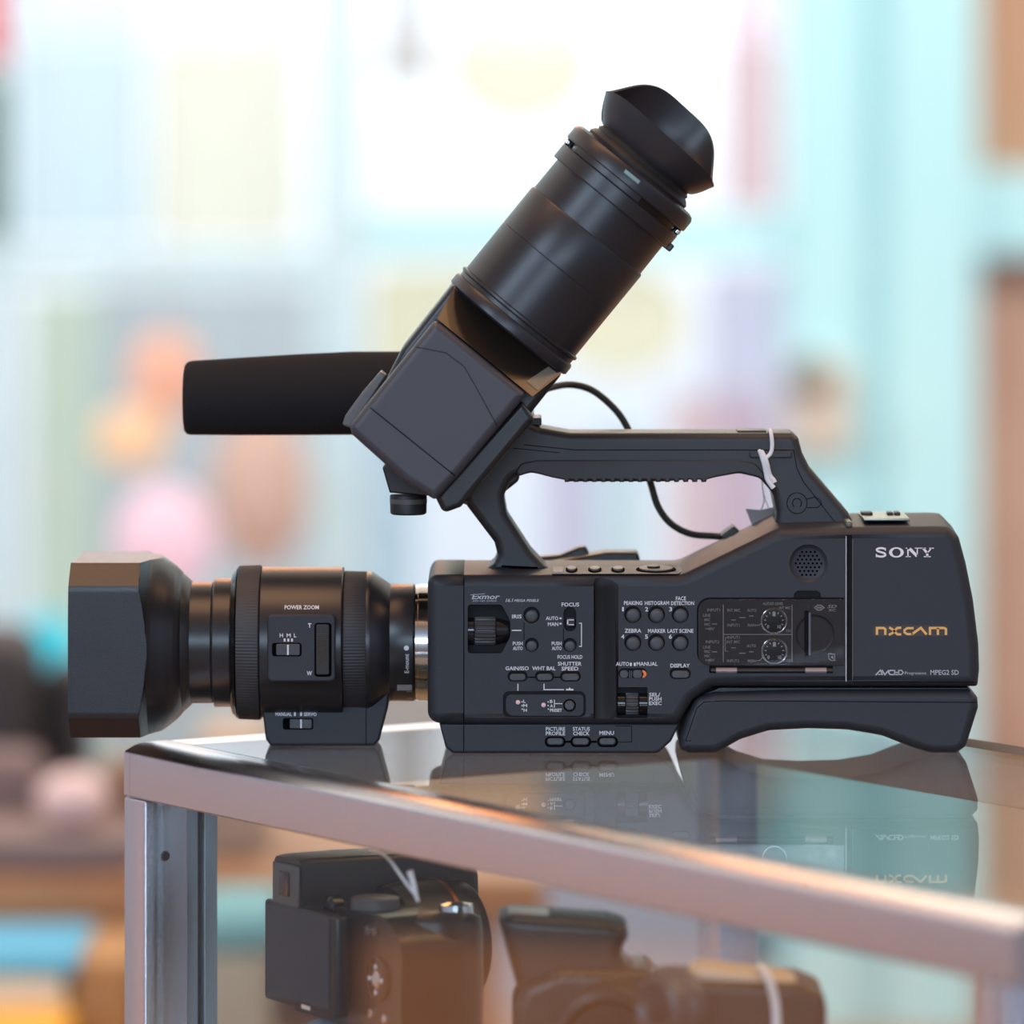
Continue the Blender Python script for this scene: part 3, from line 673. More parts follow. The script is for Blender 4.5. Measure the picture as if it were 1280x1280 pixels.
# ---- printed lettering on the body side
mb=MB(); yt=YB-.00012
def L(s_,x0,x1,yc,h=4.9,b=.018,sh=0,y=yt): text(mb,s_,x0,x1,yc-h/2,yc+h/2,y,b,sh)
for a in (('IRIS',640,652,770.6),('FOCUS',702,724,755.7),('AUTO',682.3,697.8,772.8,4.6),('MAN',684.8,697.8,780.2,4.6),('PUSH',641,653.3,804.3,4.6),('AUTO',641.2,653.3,810.4,4.6),('PUSH',689.6,702,804.3,4.6),('AUTO',689.8,702,810.4,4.6),
  ('FOCUS HOLD',697,728,821.2,4.8),('SHUTTER',697.3,727,829.7),('SPEED',701.8,723,835.8),('GAIN/ISO',631.8,661,835.4),('WHT BAL',665.3,694.4,835.4),
  ('PEAKING',780,803,753.8),('HISTOGRAM',806,836.4,753.8),('FACE',844.8,857.4,748),('DETECTION',838.8,867.7,754),('ZEBRA',780.8,801.6,788.4),('MARKER',810,832,788.6),('LAST SCENE',834.3,866.8,788.6),
  ('AUTO',769.9,786.4,829.9),('MANUAL',795.8,822,829.9),('DISPLAY',838,862.2,832),('SEL/',811.3,825.3,868.2,4.6),('PUSH',811.3,826.8,873.6,4.6),('EXEC',811.3,827,879,4.6),
  ('1',777.6,779.8,761.5,5.4),('2',806.4,810.2,761.5,5.4),('3',836.4,840.2,761.5,5.4),('4',776.4,780.4,795.8,5.4),('5',806.2,810,795.8,5.4),('6',836,840,795.8,5.4)): L(*a)
for x_,y_ in ((699.4,772.9),(699.4,779.6)): bar(mb,x_,y_-1,x_+2.6,y_+1,yt)
for x_ in (787.3,792.2): bar(mb,x_,828.4,x_+2.4,832.4,yt)
bar(mb,639.8,787.3,651.8,788.7,yt)
stroke(mb,[(723.8,779),(726.8,779),(726.8,808),(723.8,808)],1.1,yt)
bar(mb,646.8,854.6,648,863.4,yt); stroke(mb,[(680,854.6),(680,862),(705,862)],1.2,yt)
poly(mb,[(707.5,863),(707.5,861),(711,861),(712.2,858.8),(713.2,861),(716.8,861),(716.8,863)],yt)
yp=YB+.00042
for s_,x0,x1,yc in (('L',654,657,876.6),('M',653.8,659,882),('H',654.5,658.6,887.8),('B',687.4,690.8,876.8),('A',687.4,691.4,882.4),('PRESET',687.5,702.5,887.8)): text(mb,s_,x0,x1,yc-2,yc+2,yp,.02)
for x_,y_ in ((652.6,877.4),(652.6,882),(652.8,886.4),(685.4,877.4),(685.4,882),(685.6,886.4)): bar(mb,x_-.8,y_-.8,x_+.6,y_+.8,yp)
stroke(mb,[(693,874.6),(693,884.6)],1,yp); bar(mb,693,879,703,880,yp)
L('PICTURE',682.3,706.4,911.2,4.8,y=-.00135); L('PROFILE',682.3,706.4,916.8,4.8,y=-.00135); L('STATUS',716,737.4,911.2,4.8,y=-.00135); L('CHECK',716.4,736.8,916.8,4.8,y=-.00135); L('MENU',749.2,767.6,916.2,4.9,y=-.00135)
part(mb,'lettering',M['white'],body)
mb=MB()
L('Exmor',589.5,624.8,745.8,6.6,.02,.25); L('APS HD CMOS',590.5,620.5,751.2,2.0,.0,.1); L('16.1',632,641.6,750.3,4.4,.03,.25); L('MEGA PIXELS',642.6,673.6,750.6,3.4,.03,.25)
stroke(mb,[(588,743.6),(606,742.2)],.6,yt)
part(mb,'sensor_lettering',mat('grey_print',(.46,.49,.53),.6),body)
mb=MB()
L('MPEG2 SD',1163,1198.4,840.5,6.2,.01); L('Progressive',1131,1157.6,841.8,4.6,0)
# AVCHD drawn with open strokes
def st(pts,w=1.5): stroke(mb,pts,w,yt)
st([(1094.5,844),(1100.5,837.6),(1103.4,843.8)]); st([(1097.5,843),(1103,843)],1.0)
st([(1102.5,837.6),(1106,843.4),(1111,837.6)]); st([(1117,838),(1112.6,838),(1110.6,840.6),(1112.6,843.2),(1117,843.2)])
st([(1118.3,837.2),(1118.3,843.9)]); st([(1118.3,840.5),(1123.4,840.5)]); st([(1123.4,837.2),(1123.4,843.9)])
st([(1123.4,838),(1127,838),(1129,840.6),(1127,843.2),(1119.5,843.2)],1.3)
part(mb,'format_lettering',mat('soft_grey_print',(.46,.49,.53),.6),body)
# maker's name in slab serif letters
mb=MB()
def sb(x0,y0,x1,y1): bar(mb,x0,y0,x1,y1,yt)
# S
def arcpts(cx,cy,rx,ry,a0,a1,n=14): return [(cx+rx*math.cos(math.radians(a0+(a1-a0)*i/n)),cy+ry*math.sin(math.radians(a0+(a1-a0)*i/n))) for i in range(n+1)]
Sx=1101.3
st_pts=arcpts(Sx,687.4,5.4,2.3,-25,-180,10)+[(Sx-4.2,688.9),(Sx,690.2),(Sx+4.4,691.6)]+arcpts(Sx,693.5,5.4,2.3,-10,155,10)
stroke(mb,st_pts,2.5,yt); sb(1106,684.8,1107.4,688.4); sb(1094.8,692.4,1096.2,696.4)
# O
o1=arcpts(1120.5,690.5,9.2,6.4,0,360,36)[:-1]; o2=arcpts(1120.5,690.5,5.2,4.7,0,360,36)[:-1]
mb.add([W(x,y,yt) for x,y in o1+o2],[[i,(i+1)%36,36+(i+1)%36,36+i] for i in range(36)])
# N
sb(1132,684.6,1137.5,685.8); sb(1132,695.2,1138.4,696.4); sb(1134.0,685,1135.9,696); poly(mb,[(1133.6,684.6),(1138.4,684.6),(1147.4,693.6),(1147.4,696.4),(1145.2,696.4),(1134.2,685.8)],yt); sb(1143.6,684.6,1149.6,685.8); sb(1145.9,685,1147.3,696.4)
# Y
sb(1150.2,684.6,1157.4,685.8); sb(1161.6,684.6,1167.4,685.8); poly(mb,[(1151.8,684.8),(1155.2,684.8),(1160.6,690.9),(1160.6,692),(1157.6,692)],yt); poly(mb,[(1163.6,684.8),(1165.4,684.8),(1159.8,692),(1158.6,690.8)],yt); sb(1157.6,691,1160.6,696); sb(1154.8,695.2,1163.4,696.4)
part(mb,'maker_name',M['silver'],body)
# orange series name on a dark strip
mb=MB(); bar(mb,1091.5,781.5,1185.5,795.4,YB-.00008); part(mb,'name_strip',mat('dark_brown_strip',(.035,.018,.012),.4),body)
mb=MB()
def g(pts,w=3.0): stroke(mb,pts,w,yt)
g([(1096.2,793.6),(1096.2,785),(1104.5,785),(1106.6,786.4),(1106.6,793.6)],3.00)
g([(1111.4,784.2),(1116,787),(1121.6,792.8),(1126.5,793)],2.88); g([(1126.5,784.6),(1121.5,785),(1115.8,791.2),(1111,793.6)],2.88)
g([(1142,785.2),(1134,785.2),(1130.6,787.6),(1130.6,790.4),(1134,792.6),(1140.8,792.6)],2.76)
g([(1139.5,793),(1151,784.8),(1158.2,793)],3.00)
g([(1162.5,793.6),(1162.5,785),(1180,785),(1182.4,786.4),(1182.4,793.6)],3.00); g([(1172.4,785),(1172.4,793.6)],3.00)
part(mb,'series_name',M['gold'],body)
# ---- controls on the sloping top ledge
def Tp(px,py):  # point on the top ledge plane (z linear between near rim and crest)
    z0=W(0,719,YB).z; z1=z0+.0022; y0=YB; y1=.034
    # intersect view ray with the sloping plane
    o=Vector((0,-D,H)); d=Vector(((px-640)*S,D,-(py-128)*S)); sl=(z1-z0)/(y1-y0)
    t=(z0+sl*(o.y-y0)-o.z)/(d.z-sl*d.y); return o+d*t
mb=MB()
def tp(pts,h=.0006):
    b=[Tp(*p) for p in pts]; up=Vector((0,-.06,1)).normalized(); mb.rings([[p+up*.0001 for p in b],[p+up*h for p in b]])
tp(rp([(690,709.2,1),(848,709.2,6),(856,713,3),(848,718.0,5),(690,718.0,1)]),.0004); ledge=part(mb,'ledge_plate',mat('grey_brown_ledge_plastic',(.10,.092,.084),.5,spec=.35),body)
mb=MB(); tp(rp([(691,710,1),(704,710,1),(704,716.5,1),(691,716.5,1)]),.0008); part(mb,'ledge_label',mat('silver_ledge_label',(.50,.48,.45),.55),ledge)
for x0,x1 in ((707,722),(735,752),(764,781)):
    mb=MB(); tp([((x0+x1)/2+(x1-x0)/2*math.cos(a),713.3+3.6*math.sin(a)) for a in [2*math.pi*i/24 for i in range(24)]],.0008)
    b_=part(mb,'button_recess',M['seam'],ledge)
    mb=MB(); tp([((x0+x1)/2+(x1-x0)*.36*math.cos(a),713.0+2.2*math.sin(a)) for a in [2*math.pi*i/24 for i in range(24)]],.0016); part(mb,'playback_button',mat('grey_ledge_button',(.20,.20,.19),.45),ledge)
mb=MB(); tp([(820+25*math.cos(a),713.0+3.9*math.sin(a)) for a in [2*math.pi*i/36 for i in range(36)]],.0008); part(mb,'button_recess',M['seam'],ledge)
mb=MB(); tp([(820+21*math.cos(a),712.8+3.1*math.sin(a)) for a in [2*math.pi*i/36 for i in range(36)]],.0014); part(mb,'navigation_ring',mat('grey_ring',(.17,.16,.15),.45),ledge)
mb=MB(); tp([(817+8*math.cos(a),712.4+1.5*math.sin(a)) for a in [2*math.pi*i/20 for i in range(20)]],.0024); part(mb,'enter_button',M['dark'],ledge)
# plate on the rear top and small strip by the seam
tz_=W(0,658,YB).z+.0022
mb=MB(); a=W(1076,0,.03); b=W(1133,0,.03); mb.box(((a.x+b.x)/2,.030,tz_+.0006),(b.x-a.x,.05,.0016),bev=.0005); pl=part(mb,'accessory_plate',mat('pale_grey_green_metal',(.42,.47,.42),.35,metal=.7),body)
for x_ in (1083,1112,1121):
    mb=MB(); c=W(x_,0,.03); mb.box((c.x,.03,tz_+.0022),(.006 if x_<1100 else .003,.012,.0016),bev=.0004); part(mb,'plate_latch',M['dark'],pl)
mb=MB(); a=W(1062,0,YB); mb.box((a.x,.02,W(0,659,YB).z+.0012),(.0034,.045,.0030),bev=.001); part(mb,'seam_cap',mat('grey_green_plastic',(.13,.14,.11),.3),body)

# ---- handle
YH=.020; YH2=.062
hp=[(604,714,2),(618,704,8),(622,694,6),(618,678,10),(583,632,12),(574,600,20),(600,560,30),(636,528,14),(652,526,10),(676,535,22),(712,541.5,30),(990,541.5,6),(998,547,5),(1003,566,20),(1012,584,20),(1060,640,10),(1072,662,0),
    (968,664,6),(970.5,640,14),(966,617,14),(950,598,16),(924,592,20),(890,598,20),(830,602.5,10),(712,602.5,6),(690,596,16),(664,591.5,14),(640,597,16),(630,620,16),(634,644,16),(664,690,14),(680,707,8),(692,714,2)]
mb=MB(); pe(mb,hp,YH,YH2,.0042,.0042,seg=6); handle=part(mb,'handle',M['handle'])
# rubber underside grip
gp_=[(641,598,10),(650,579,12),(672,575,14),(925,575,14),(945,579,14),(955,592,8),(957,603,4),(949,597,10),(925,590.5,16),(893,597,14)]
for i in range(16):
    x=880-i*11.4; gp_+= [(x+3.6,599.6),(x+2.8,602.6),(x-2.8,602.9),(x-3.6,600)]
gp_+=[(690,597,8),(664,590.2,12)]
mb=MB(); pe(mb,gp_,YH-.0006,YH2+.0006,.0009,.0009,seg=3); gr=part(mb,'handle_grip',M['grip'],handle)
mb=MB(); yh=YH-.00012
stroke(mb,[(655,556),(720,562.5),(992,562.5)],.9,yh); stroke(mb,[(992,562.5),(996,585),(1004,602),(1048,658)],.9,yh); stroke(mb,[(640,560),(700,566)],.8,yh)
pts=arcpts(996.3,629,12.6,13,0,360,36); stroke(mb,pts,.9,yh)
stroke(mb,[(1008.6,624),(1018,621.5),(1024.5,624),(1027,630),(1022,634.5),(1009,634.6)],.9,yh)
stroke(mb,arcpts(996.3,629,5.6,6,130,410,18),1.0,yh)
part(mb,'handle_seams',M['seam'],handle)
mb=MB(); pe(mb,rect(937,563.5,990,572.5,3),YH-.0016,YH,.0006); part(mb,'strap_slot_bar',M['handle'],handle)
mb=MB(); pe(mb,rect(922,538.2,958,542.5,1),YH+.008,YH+.03,.0004); part(mb,'handle_top_button',M['dark'],handle)
mb=MB(); pe(mb,rect(660,522.5,677,532,2),YH+.004,YH2-.004,.0006); part(mb,'handle_latch',M['dark'],handle)
# ---- far side grip strap and lever
mb=MB(); YS=.092
pe(mb,[(662,712),(666,697,4),(700,694,10),(724,684,5),(732,683,3),(737,692,4),(738,712)],YS,YS+.014,.002,.002); part(mb,'zoom_lever',mat('dark_green_black_plastic',(.018,.026,.024),.35))
mb=MB(); pe(mb,[(672,712),(684,703,4),(758,690.5,12),(798,690.5,6),(803,712)],YS-.012,YS+.012,.002,.002); part(mb,'hand_grip',mat('greenish_black_leather',(.022,.027,.026),.4,bump=(900,.4)))
# ---- cable from the viewfinder to the body
YC=.078
cp_=[(668,492,.05),(690,484,.066),(715,481,YC),(742,489,YC),(770,513,YC),(786,538,YC),(798,568,YC),(812,600,YC),(822,632,YC),(838,654,YC),(862,667,YC),(890,670,YC),(910,670,.070),(934,665,.062),(960,660,.055)]
mb=MB(); mb.tube(catmull([W(*p) for p in cp_],7),.0019,10); cable=part(mb,'viewfinder_cable',M['cable'])
mb=MB(); pe(mb,[(901,670,2),(917,658,2),(925,665,2),(925,668,1),(909,680,2)],.060,.082,.001,.001); part(mb,'cable_clip',M['cable'],cable)

# ---- lens
YL=.05; kl=kk(YL)
def ax(px): return (px-640)*kl
zl=W(0,803,YL).z; LO=Vector((0,YL,zl)); AX=(1,0,0)
def ring(name,prof,m,parent=None,n=96,cap=True,sharp=30):
    mb=MB(); mb.lathe([(ax(x),r*kl) for x,r in prof],LO,AX,n,cap,cap); return part(mb,name,m,parent,sharp)
ring('front_collar_ring',[(219,60),(219,86),(221,88),(226,88.3),(229,87),(240,77),(240,50)],M['lensblk'])
barrel=ring('lens_barrel',[(215,50),(215,75.6),(266,75.6),(267,74.8),(268,75.6),(268.5,79.6),(269.5,80.2),(291,80.2),(291,50)],M['lensblk'])
ring('front_rim',[(290,60),(290,84),(291.5,88.5),(294,91),(297,94.5),(298,60)],M['gloss'])
def ribbed(name,x0,x1,r0,r1,teeth):
    mb=MB(); n=teeth*4; rg=[]
    for x,rr,d in ((x0,r0-3,0),(x0,r0-.8,0),(x0+1,r0,.55),(x1-1,r1,.55),(x1,r1-.8,0),(x1,r1-3,0)):
        rg.append([LO+Vector((ax(x),0,0))+Vector((0,math.cos(2*math.pi*j/n),math.sin(2*math.pi*j/n)))*(rr-(d if (j//2)%2 else 0))*kl for j in range(n)])
    mb.rings(rg); return part(mb,name,M['grip'],None,30)
ribbed('focus_ring',298.5,326.5,95.5,96.6,150)
sleeve=ring('zoom_sleeve',[(326.5,60),(326.5,93.4),(328.5,94.6),(428.5,94.6),(430,93.4),(430,60)],M['lensblk'])
ribbed('zoom_ring',430.5,459,89.2,88.6,140)
ring('rear_cone',[(459,60),(459,88.6),(462,89),(466,88.6),(489,72.5),(489,50)],M['lensblk'])
rt=ring('rear_tube',[(486,50),(486,71.6),(489,73.2),(517,73.2),(518.5,72),(518.5,50)],M['lensblk'])
ring('lens_mount',[(518.6,50),(518.6,70.5),(520,72),(523,72),(523.5,73),(534,73),(537,73),(537,50)],M['chrome'])
# flat parts of the sleeve
mb=MB(); pe(mb,[(334,768,6),(419.5,768,6),(419.5,850,5),(412,852.5,6),(338,852.5,6),(334,848,4)],.0085,.035,.0011,seg=4)
zp=part(mb,'zoom_panel',M['body'])
yz=.0084
mb=MB(); pe(mb,rect(340,803.5,377,820.5,3.5),yz-.00005,yz+.0004); part(mb,'switch_slot',M['seam'],zp)
mb=MB(); pe(mb,rect(345,805,375,819.3,2),yz-.0012,yz+.0004,.0004); s1=part(mb,'speed_switch',M['button'],zp)
mb=MB(); bar(mb,358.8,806,361,818.8,yz-.0013); part(mb,'switch_mark',M['white'],s1)
mb=MB(); pe(mb,rect(393,778.5,414.5,846,4),yz-.00005,yz+.0004); part(mb,'rocker_slot',M['seam'],zp)
mb=MB(); pe(mb,rect(395,780.5,411.5,843.5,2.5),yz-.0008,yz+.0004,.0004); rk=part(mb,'zoom_rocker',M['rubber'],zp)
mb=MB()
for i in range(8):
    for j in range(17):
        x=396.5+i*1.85; y=793+j*2.2; c0=W(x,y,yz-.0008); h=.00031; tpv=W(x,y,yz-.00125)
        mb.add([c0+Vector((-h,0,-h*1.1)),c0+Vector((h,0,-h*1.1)),c0+Vector((h,0,h*1.1)),c0+Vector((-h,0,h*1.1)),tpv],[[0,1,4],[1,2,4],[2,3,4],[3,0,4]])
part(mb,'rocker_grip_dots',mat('grey_rubber_grip_dots',(.09,.08,.065),.45),rk)
mb=MB()
text(mb,'T',385,389.2,779,784.8,yz-.0001,.03); text(mb,'W',383.5,390,838.8,844.4,yz-.0001,.02)
for s_,x0,x1 in (('H',349.6,353.8),('M',358.2,363.4),('L',367.4,370.2)): text(mb,s_,x0,x1,791.8,796.6,yz-.0001,.02)
for x_ in (354.6,359.2,363.8): bar(mb,x_,798.2,x_+2.4,802,yz-.0001)
part(mb,'lettering',M['white'],zp)
# POWER ZOOM follows the barrel: projected onto the cylinder
def on_cyl(mbx,r,px0):
    for v in mbx.v:
        dz=v.z-zl; v.y=YL-math.sqrt(max(r*r-dz*dz,0))-.00008
mb=MB(); yc_=YL-math.sqrt((94.6*kl)**2-((803-759.5)*kl)**2); text(mb,'POWER ZOOM',355.5,398.5,757,762,yc_,.02); on_cyl(mb,94.6*kl,0); part(mb,'lettering',M['white'],sleeve)
mb=MB(); yr_=YL-73.2*kl
t2=MB(); text(t2,'E-mount',0,26,0,5.4,0,.01)
for i,v in enumerate(t2.v): pass
c_=bpy.data.curves.new('t','FONT'); c_.body='E-mount'; c_.resolution_u=2; c_.offset=.01; o_=bpy.data.objects.new('t',c_); COL.objects.link(o_); bpy.context.view_layer.update()
me_=bpy.data.meshes.new_from_object(o_.evaluated_get(bpy.context.evaluated_depsgraph_get())); xs=[v.co.x for v in me_.vertices]; ys=[v.co.y for v in me_.vertices]
mb.add([W(505.5+(1-(v.co.y-min(ys))/(max(ys)-min(ys)))*5.6, 842-(v.co.x-min(xs))/(max(xs)-min(xs))*24.5, yr_) for v in me_.vertices],[list(p.vertices) for p in me_.polygons])
bpy.data.objects.remove(o_); bpy.data.curves.remove(c_); bpy.data.meshes.remove(me_)
poly(mb,disc(508,810,3.2,20),yr_); 
mb.v=[v for v in mb.v]; on_cyl(mb,73.2*kl,0); part(mb,'lettering',M['white'],rt)
mb=MB(); mb.add([W(x,y,.03) for x,y in [(496.5,855),(515,855),(515,863),(496.5,863)]],[[0,1,2,3]]); mb.add([W(x,y,.03) for x,y in [(508,864),(515,864),(515,875),(508,875)]],[[0,1,2,3]]); on_cyl(mb,73.3*kl,0); part(mb,'label',mat('grey_foil_label',(.34,.34,.36),.35),rt)
# foot under the zoom sleeve
YF=.0305
mb=MB(); pe(mb,[(326.8,880),(427,880),(460,884),(487.5,861,3),(485,885,6),(474.5,925,6),(468,932.6,4),(338,932.6,4),(332,924,5)],YF,.0700,.0016,.0016); ft=part(mb,'lens_foot',M['body'])
mb=MB(); pe(mb,rect(353.5,897.5,391.5,912,3),YF-.0001,YF+.0004); part(mb,'switch_slot',M['seam'],ft)
mb=MB(); pe(mb,rect(362,898.8,390,910.8,2),YF-.0010,YF+.0004,.0004); s2=part(mb,'servo_switch',M['button'],ft)
mb=MB(); bar(mb,375.2,899.3,377.3,910.2,YF-.0011); part(mb,'switch_mark',M['white'],s2)
mb=MB(); text(mb,'MANUAL',344.3,364.8,890.6,895,YF-.0001,.02); text(mb,'SERVO',379.8,395.8,890.6,895,YF-.0001,.02)
for x_ in (367.4,375.2): bar(mb,x_,890.6,x_+2.3,895,YF-.0001)
part(mb,'lettering',M['white'],ft)
mb=MB(); stroke(mb,[(457.6,884),(457.6,931)],.8,YF-.0001); part(mb,'foot_seam',M['seam'],ft)
# ---- lens hood: eight-sided prism cut by a dome
HZ=(W(0,703,.012).z+W(0,922,.012).z)/2; hz=(W(0,703,.012).z-W(0,922,.012).z)/2; hy=.051; ch=.0118
def octr(a):
    c,s_=abs(math.cos(a)),abs(math.sin(a)); r=1e9
    if c>1e-6: r=min(r,hy/c)
    if s_>1e-6: r=min(r,hz/s_)
    n=1/math.sqrt(2); d=(hy-ch+hz)*n; r=min(r,d/((c+s_)*n)); return r
X0=W(85,0,.0).x; X1=W(226,0,0).x
DT=[(171,.0640),(174,.0603),(178,.0558),(182,.0516),(187,.0494),(192,.0477),(198,.0459),(206,.0436),(214,.0410),(220,.0385),(226,.0350)]
def dome(x):
    p=640+x/S
    if p<=DT[0][0]: return 1
    for (a,r0),(b,r1) in zip(DT,DT[1:]):
        if p<=b: return r0+(r1-r0)*(p-a)/(b-a)
    return DT[-1][1]
mb=MB(); n=240; rg=[]; cy=.050; cz=HZ
angs=[2*math.pi*j/n for j in range(n)]
xsl=[X0+(W(168,0,0).x-X0)*i/4 for i in range(5)]+[W(168,0,0).x+(X1-W(168,0,0).x)*i/58 for i in range(1,59)]
for i,x in enumerate(xsl):
    t=max(0,(x-W(172,0,0).x)/(X1-W(172,0,0).x)); zc=cz+(zl-cz)*min(t,1); ring_=[]
    for a in angs:
        r=min(octr(a),dome(x)); xo=0
        if i==0: xo=.0020*(abs(math.sin(a))**4)
        ring_.append(Vector((x+xo,cy+r*math.cos(a),zc+r*math.sin(a))))
    rg.append(ring_)
# front rim and hollow inside
rim=[Vector((p.x+.0004,cy+(p.y-cy)*.955,cz+(p.z-cz)*.955)) for p in rg[0]]
ins=[Vector((X0+.028,cy+(p.y-cy)*.80,cz+(p.z-cz)*.80)) for p in rg[0]]
mb.rings([ins,rim]+rg,cap0=False,cap1=True); hood=part(mb,'lens_hood',M['hood'],None,20)
mb=MB(); mb.lathe([(X0+.0285,.040),(X0+.0305,.040)],Vector((0,cy,zl)),AX,64); mb2=mb; part(mb,'hood_baffle',M['dark'],hood)
mb=MB(); mb.lathe([(X0+.0283,.0325),(X0+.027,.02),(X0+.0265,.001)],Vector((0,cy,zl)),AX,48); part(mb,'front_element',M['lensglass'],barrel)
mb=MB(); cR=W(213,812,.0135); mb.lathe([(0,.0010),(.0004,.0008)],Vector((cR.x,cR.y-.0008,cR.z)),(.2,-1,0),14); part(mb,'alignment_mark',M['red'],hood)

# ---- microphone
YM=.072; km=kk(YM); mo=W(0,497,YM); 
mb=MB(); rg=[]
for x,r,cyp in ((230.5,30,498),(230,36,498),(230.8,41,498),(234,45,497.8),(240,46.3,497.2),(300,48.5,495.5),(380,50.8,493),(440,52,491.4),(560,52,491)):
    c=W(x,cyp,YM); rg.append([c+Vector((0,math.cos(a),math.sin(a)))*r*km for a in [2*math.pi*j/64 for j in range(64)]])
mb.rings(rg,capsmooth=True); mic=part(mb,'microphone_windscreen',M['foam'],None,50)
mb=MB(); mb.lathe([(W(556,0,YM).x,.012),(W(640,0,YM).x,.012)],Vector((0,YM,W(0,493,YM).z)),AX,32); part(mb,'microphone_tube',M['dark'],mic)
mb=MB(); pe(mb,[(585,470,4),(650,470,6),(668,520,6),(655,560,8),(600,560,8),(585,520,6)],.050,.092,.003,.003); part(mb,'microphone_holder',M['vf'])

# ---- viewfinder: local axis s along the tube, t across it (pixels)
YV=-.012; kv=kk(YV)
def VP(s_,t_): return (650.7+.632*s_+.775*t_, 390.5-.775*s_+.632*t_)
def VV(pts): return [(*VP(p[0],p[1]),*(p[2:])) for p in pts]
VO=W(*VP(0,0),YV); VU=Vector((.632,0,.775)).normalized(); VT=Vector((.775,0,-.632)).normalized()
def vring(name,prof,m,parent=None,n=80,sharp=30,sup=2.0):
    mb=MB(); mb.lathe([(s_*kv,r*kv) for s_,r in prof],VO,VU,n,ref=(0,1,0),sup=sup); return part(mb,name,m,parent,sharp)
# housing boxes
mb=MB(); pe(mb,VV([(-24,-88,6),(-24,89,8),(-96,90,6),(-118,78,10),(-244,86,10),(-252,-60,8),(-130,-86,6)]),-.030,.040,.004,.004); vfh=part(mb,'viewfinder_housing',M['gloss'] if False else M['vf'])
mb=MB(); pe(mb,VV([(-74,-77,8),(-74,71,6),(-208,69,5),(-250,66,6),(-256,20,40),(-252,-66,12),(-246,-76,10)]),-.050,-.026,.0045,.001,seg=6); vfb=part(mb,'screen_block',M['vfbox'],vfh)
mb=MB(); yv=-.0502
stroke(mb,VV([(-211,-70),(-210,66)]),1.3,yv); stroke(mb,VV([(-116,-74),(-98,-40),(-97,-12),(-110,22),(-128,66)]),.8,yv); part(mb,'block_seams',M['seam'],vfb)
mb=MB()
a_=VV([(-26,-84),(-26,88),(-72,78),(-72,-76)]); 
P0=[W(*a_[0],-.028),W(*a_[1],-.028),W(*a_[2],-.0475),W(*a_[3],-.0475)]; P1=[p+Vector((0,.02,0)) for p in P0]
mb.rings([P1,P0]); part(mb,'hinge_cover',mat('glossy_brown_black_plastic',(.022,.016,.012),.28,coat=.3),vfh)
mb=MB(); a_=VV([(-30,70),(-30,84),(-62,78),(-62,60)])
mb.add([W(*a_[0],-.0300),W(*a_[1],-.0300),W(*a_[2],-.0436),W(*a_[3],-.0436)],[[0,1,2,3]]); part(mb,'cover_label',mat('beige_grey_label',(.22,.19,.14),.4),vfh)
mb=MB(); pe(mb,VV([(-168,-89,2),(-168,-80,2),(-246,-72,2),(-250,-84,3),(-240,-88,4),(-205,-90,3)]),-.012,.014,.001,.001); clip=part(mb,'housing_clip',mat('grey_plastic_clip',(.10,.105,.11),.4),vfh)
# dark underside part of the housing next to the handle
mb=MB(); pe(mb,VV([(-84,70,4),(-92,98,6),(-236,96,8),(-256,84,8),(-246,62,6)]),-.036,.034,.003,.003); part(mb,'hinge_side',M['lensblk'],vfh)
# tube
vring('tube_collar',[(-26,60),(-26,90),(-24,92.5),(-14,92.5),(-11,91),(-10,88.6),(-5,88.6),(-3,91),(0,91),(1.5,88),(1.5,60)],M['vf'],n=96)
tube_=vring('viewfinder_tube',[(0,60),(0,87.6),(74,87.8),(74.6,87.3),(75.2,87.8),(130,88),(132,87),(132.6,85.6),(178,85.2),(178,60)],M['vf'],n=96)
vring('locking_ring',[(177.5,60),(177.5,90),(179,91.5),(197,91.5),(198,90.5),(198,60)],M['vf'])
vring('eyepiece_ring',[(206.5,60),(206.5,92.5),(208,94),(222,94),(226.5,91.5),(229,86),(231,60)],M['vf'])
vring('ring_gap',[(197.5,50),(197.5,83),(207,83),(207,50)],M['dark'])
for th in (-3,3):
    pass
def vbox(name,s0,s1,t0,t1,y0,y1,m,parent,r=.0008):
    mb=MB(); pe(mb,VV([(s0,t0,2),(s0,t1,2),(s1,t1,2),(s1,t0,2)]),y0,y1,r,r); return part(mb,name,m,parent)
for sg in (-1,1):
    a,b=(84,91) if sg>0 else (-91,-84)
    vbox('ring_tab',196,208,a-3 if sg>0 else a,b if sg>0 else b+3,YV+.002,YV+.012,M['vf'],tube_)
    c0,c1=(85,92) if sg>0 else (-92,-85)
    vbox('ring_glint',198.5,206,c0,c1,YV-.006,YV-.0005,M['chrome'],tube_)  # chrome blocks standing in for white glints in the ring gaps
vbox('ring_tab',176,186,82,97,YV-.004,YV+.010,M['vf'],tube_)
# curved boss on the ring facing the camera
mb=MB(); rg=[]
for s_ in (198,199,207,208):
    rr=(91 if s_ in (198,208) else 92.5)*kv; q=[]
    for j in range(21):
        a=math.radians(-55+70*j/20); q.append(VO+VU*s_*kv+VT*(rr*math.sin(a))+Vector((0,-rr*math.cos(a),0)))
    for j in range(20,-1,-1):
        a=math.radians(-55+70*j/20); q.append(VO+VU*s_*kv+VT*(rr*.9*math.sin(a))+Vector((0,-rr*.9*math.cos(a),0)))
    rg.append(q)
mb.rings(rg); part(mb,'ring_boss',M['vf'],tube_)
mb=MB(); rg=[]
for s_ in (217,221.5):
    q=[]
    for j in range(9):
        a=math.radians(-8+14*j/8); q.append(VO+VU*s_*kv+VT*(94.6*kv*math.sin(a))+Vector((0,-94.6*kv*math.cos(a),0)))
    for j in range(8,-1,-1):
        a=math.radians(-8+14*j/8); q.append(VO+VU*s_*kv+VT*(93*kv*math.sin(a))+Vector((0,-93*kv*math.cos(a),0)))
    rg.append(q)
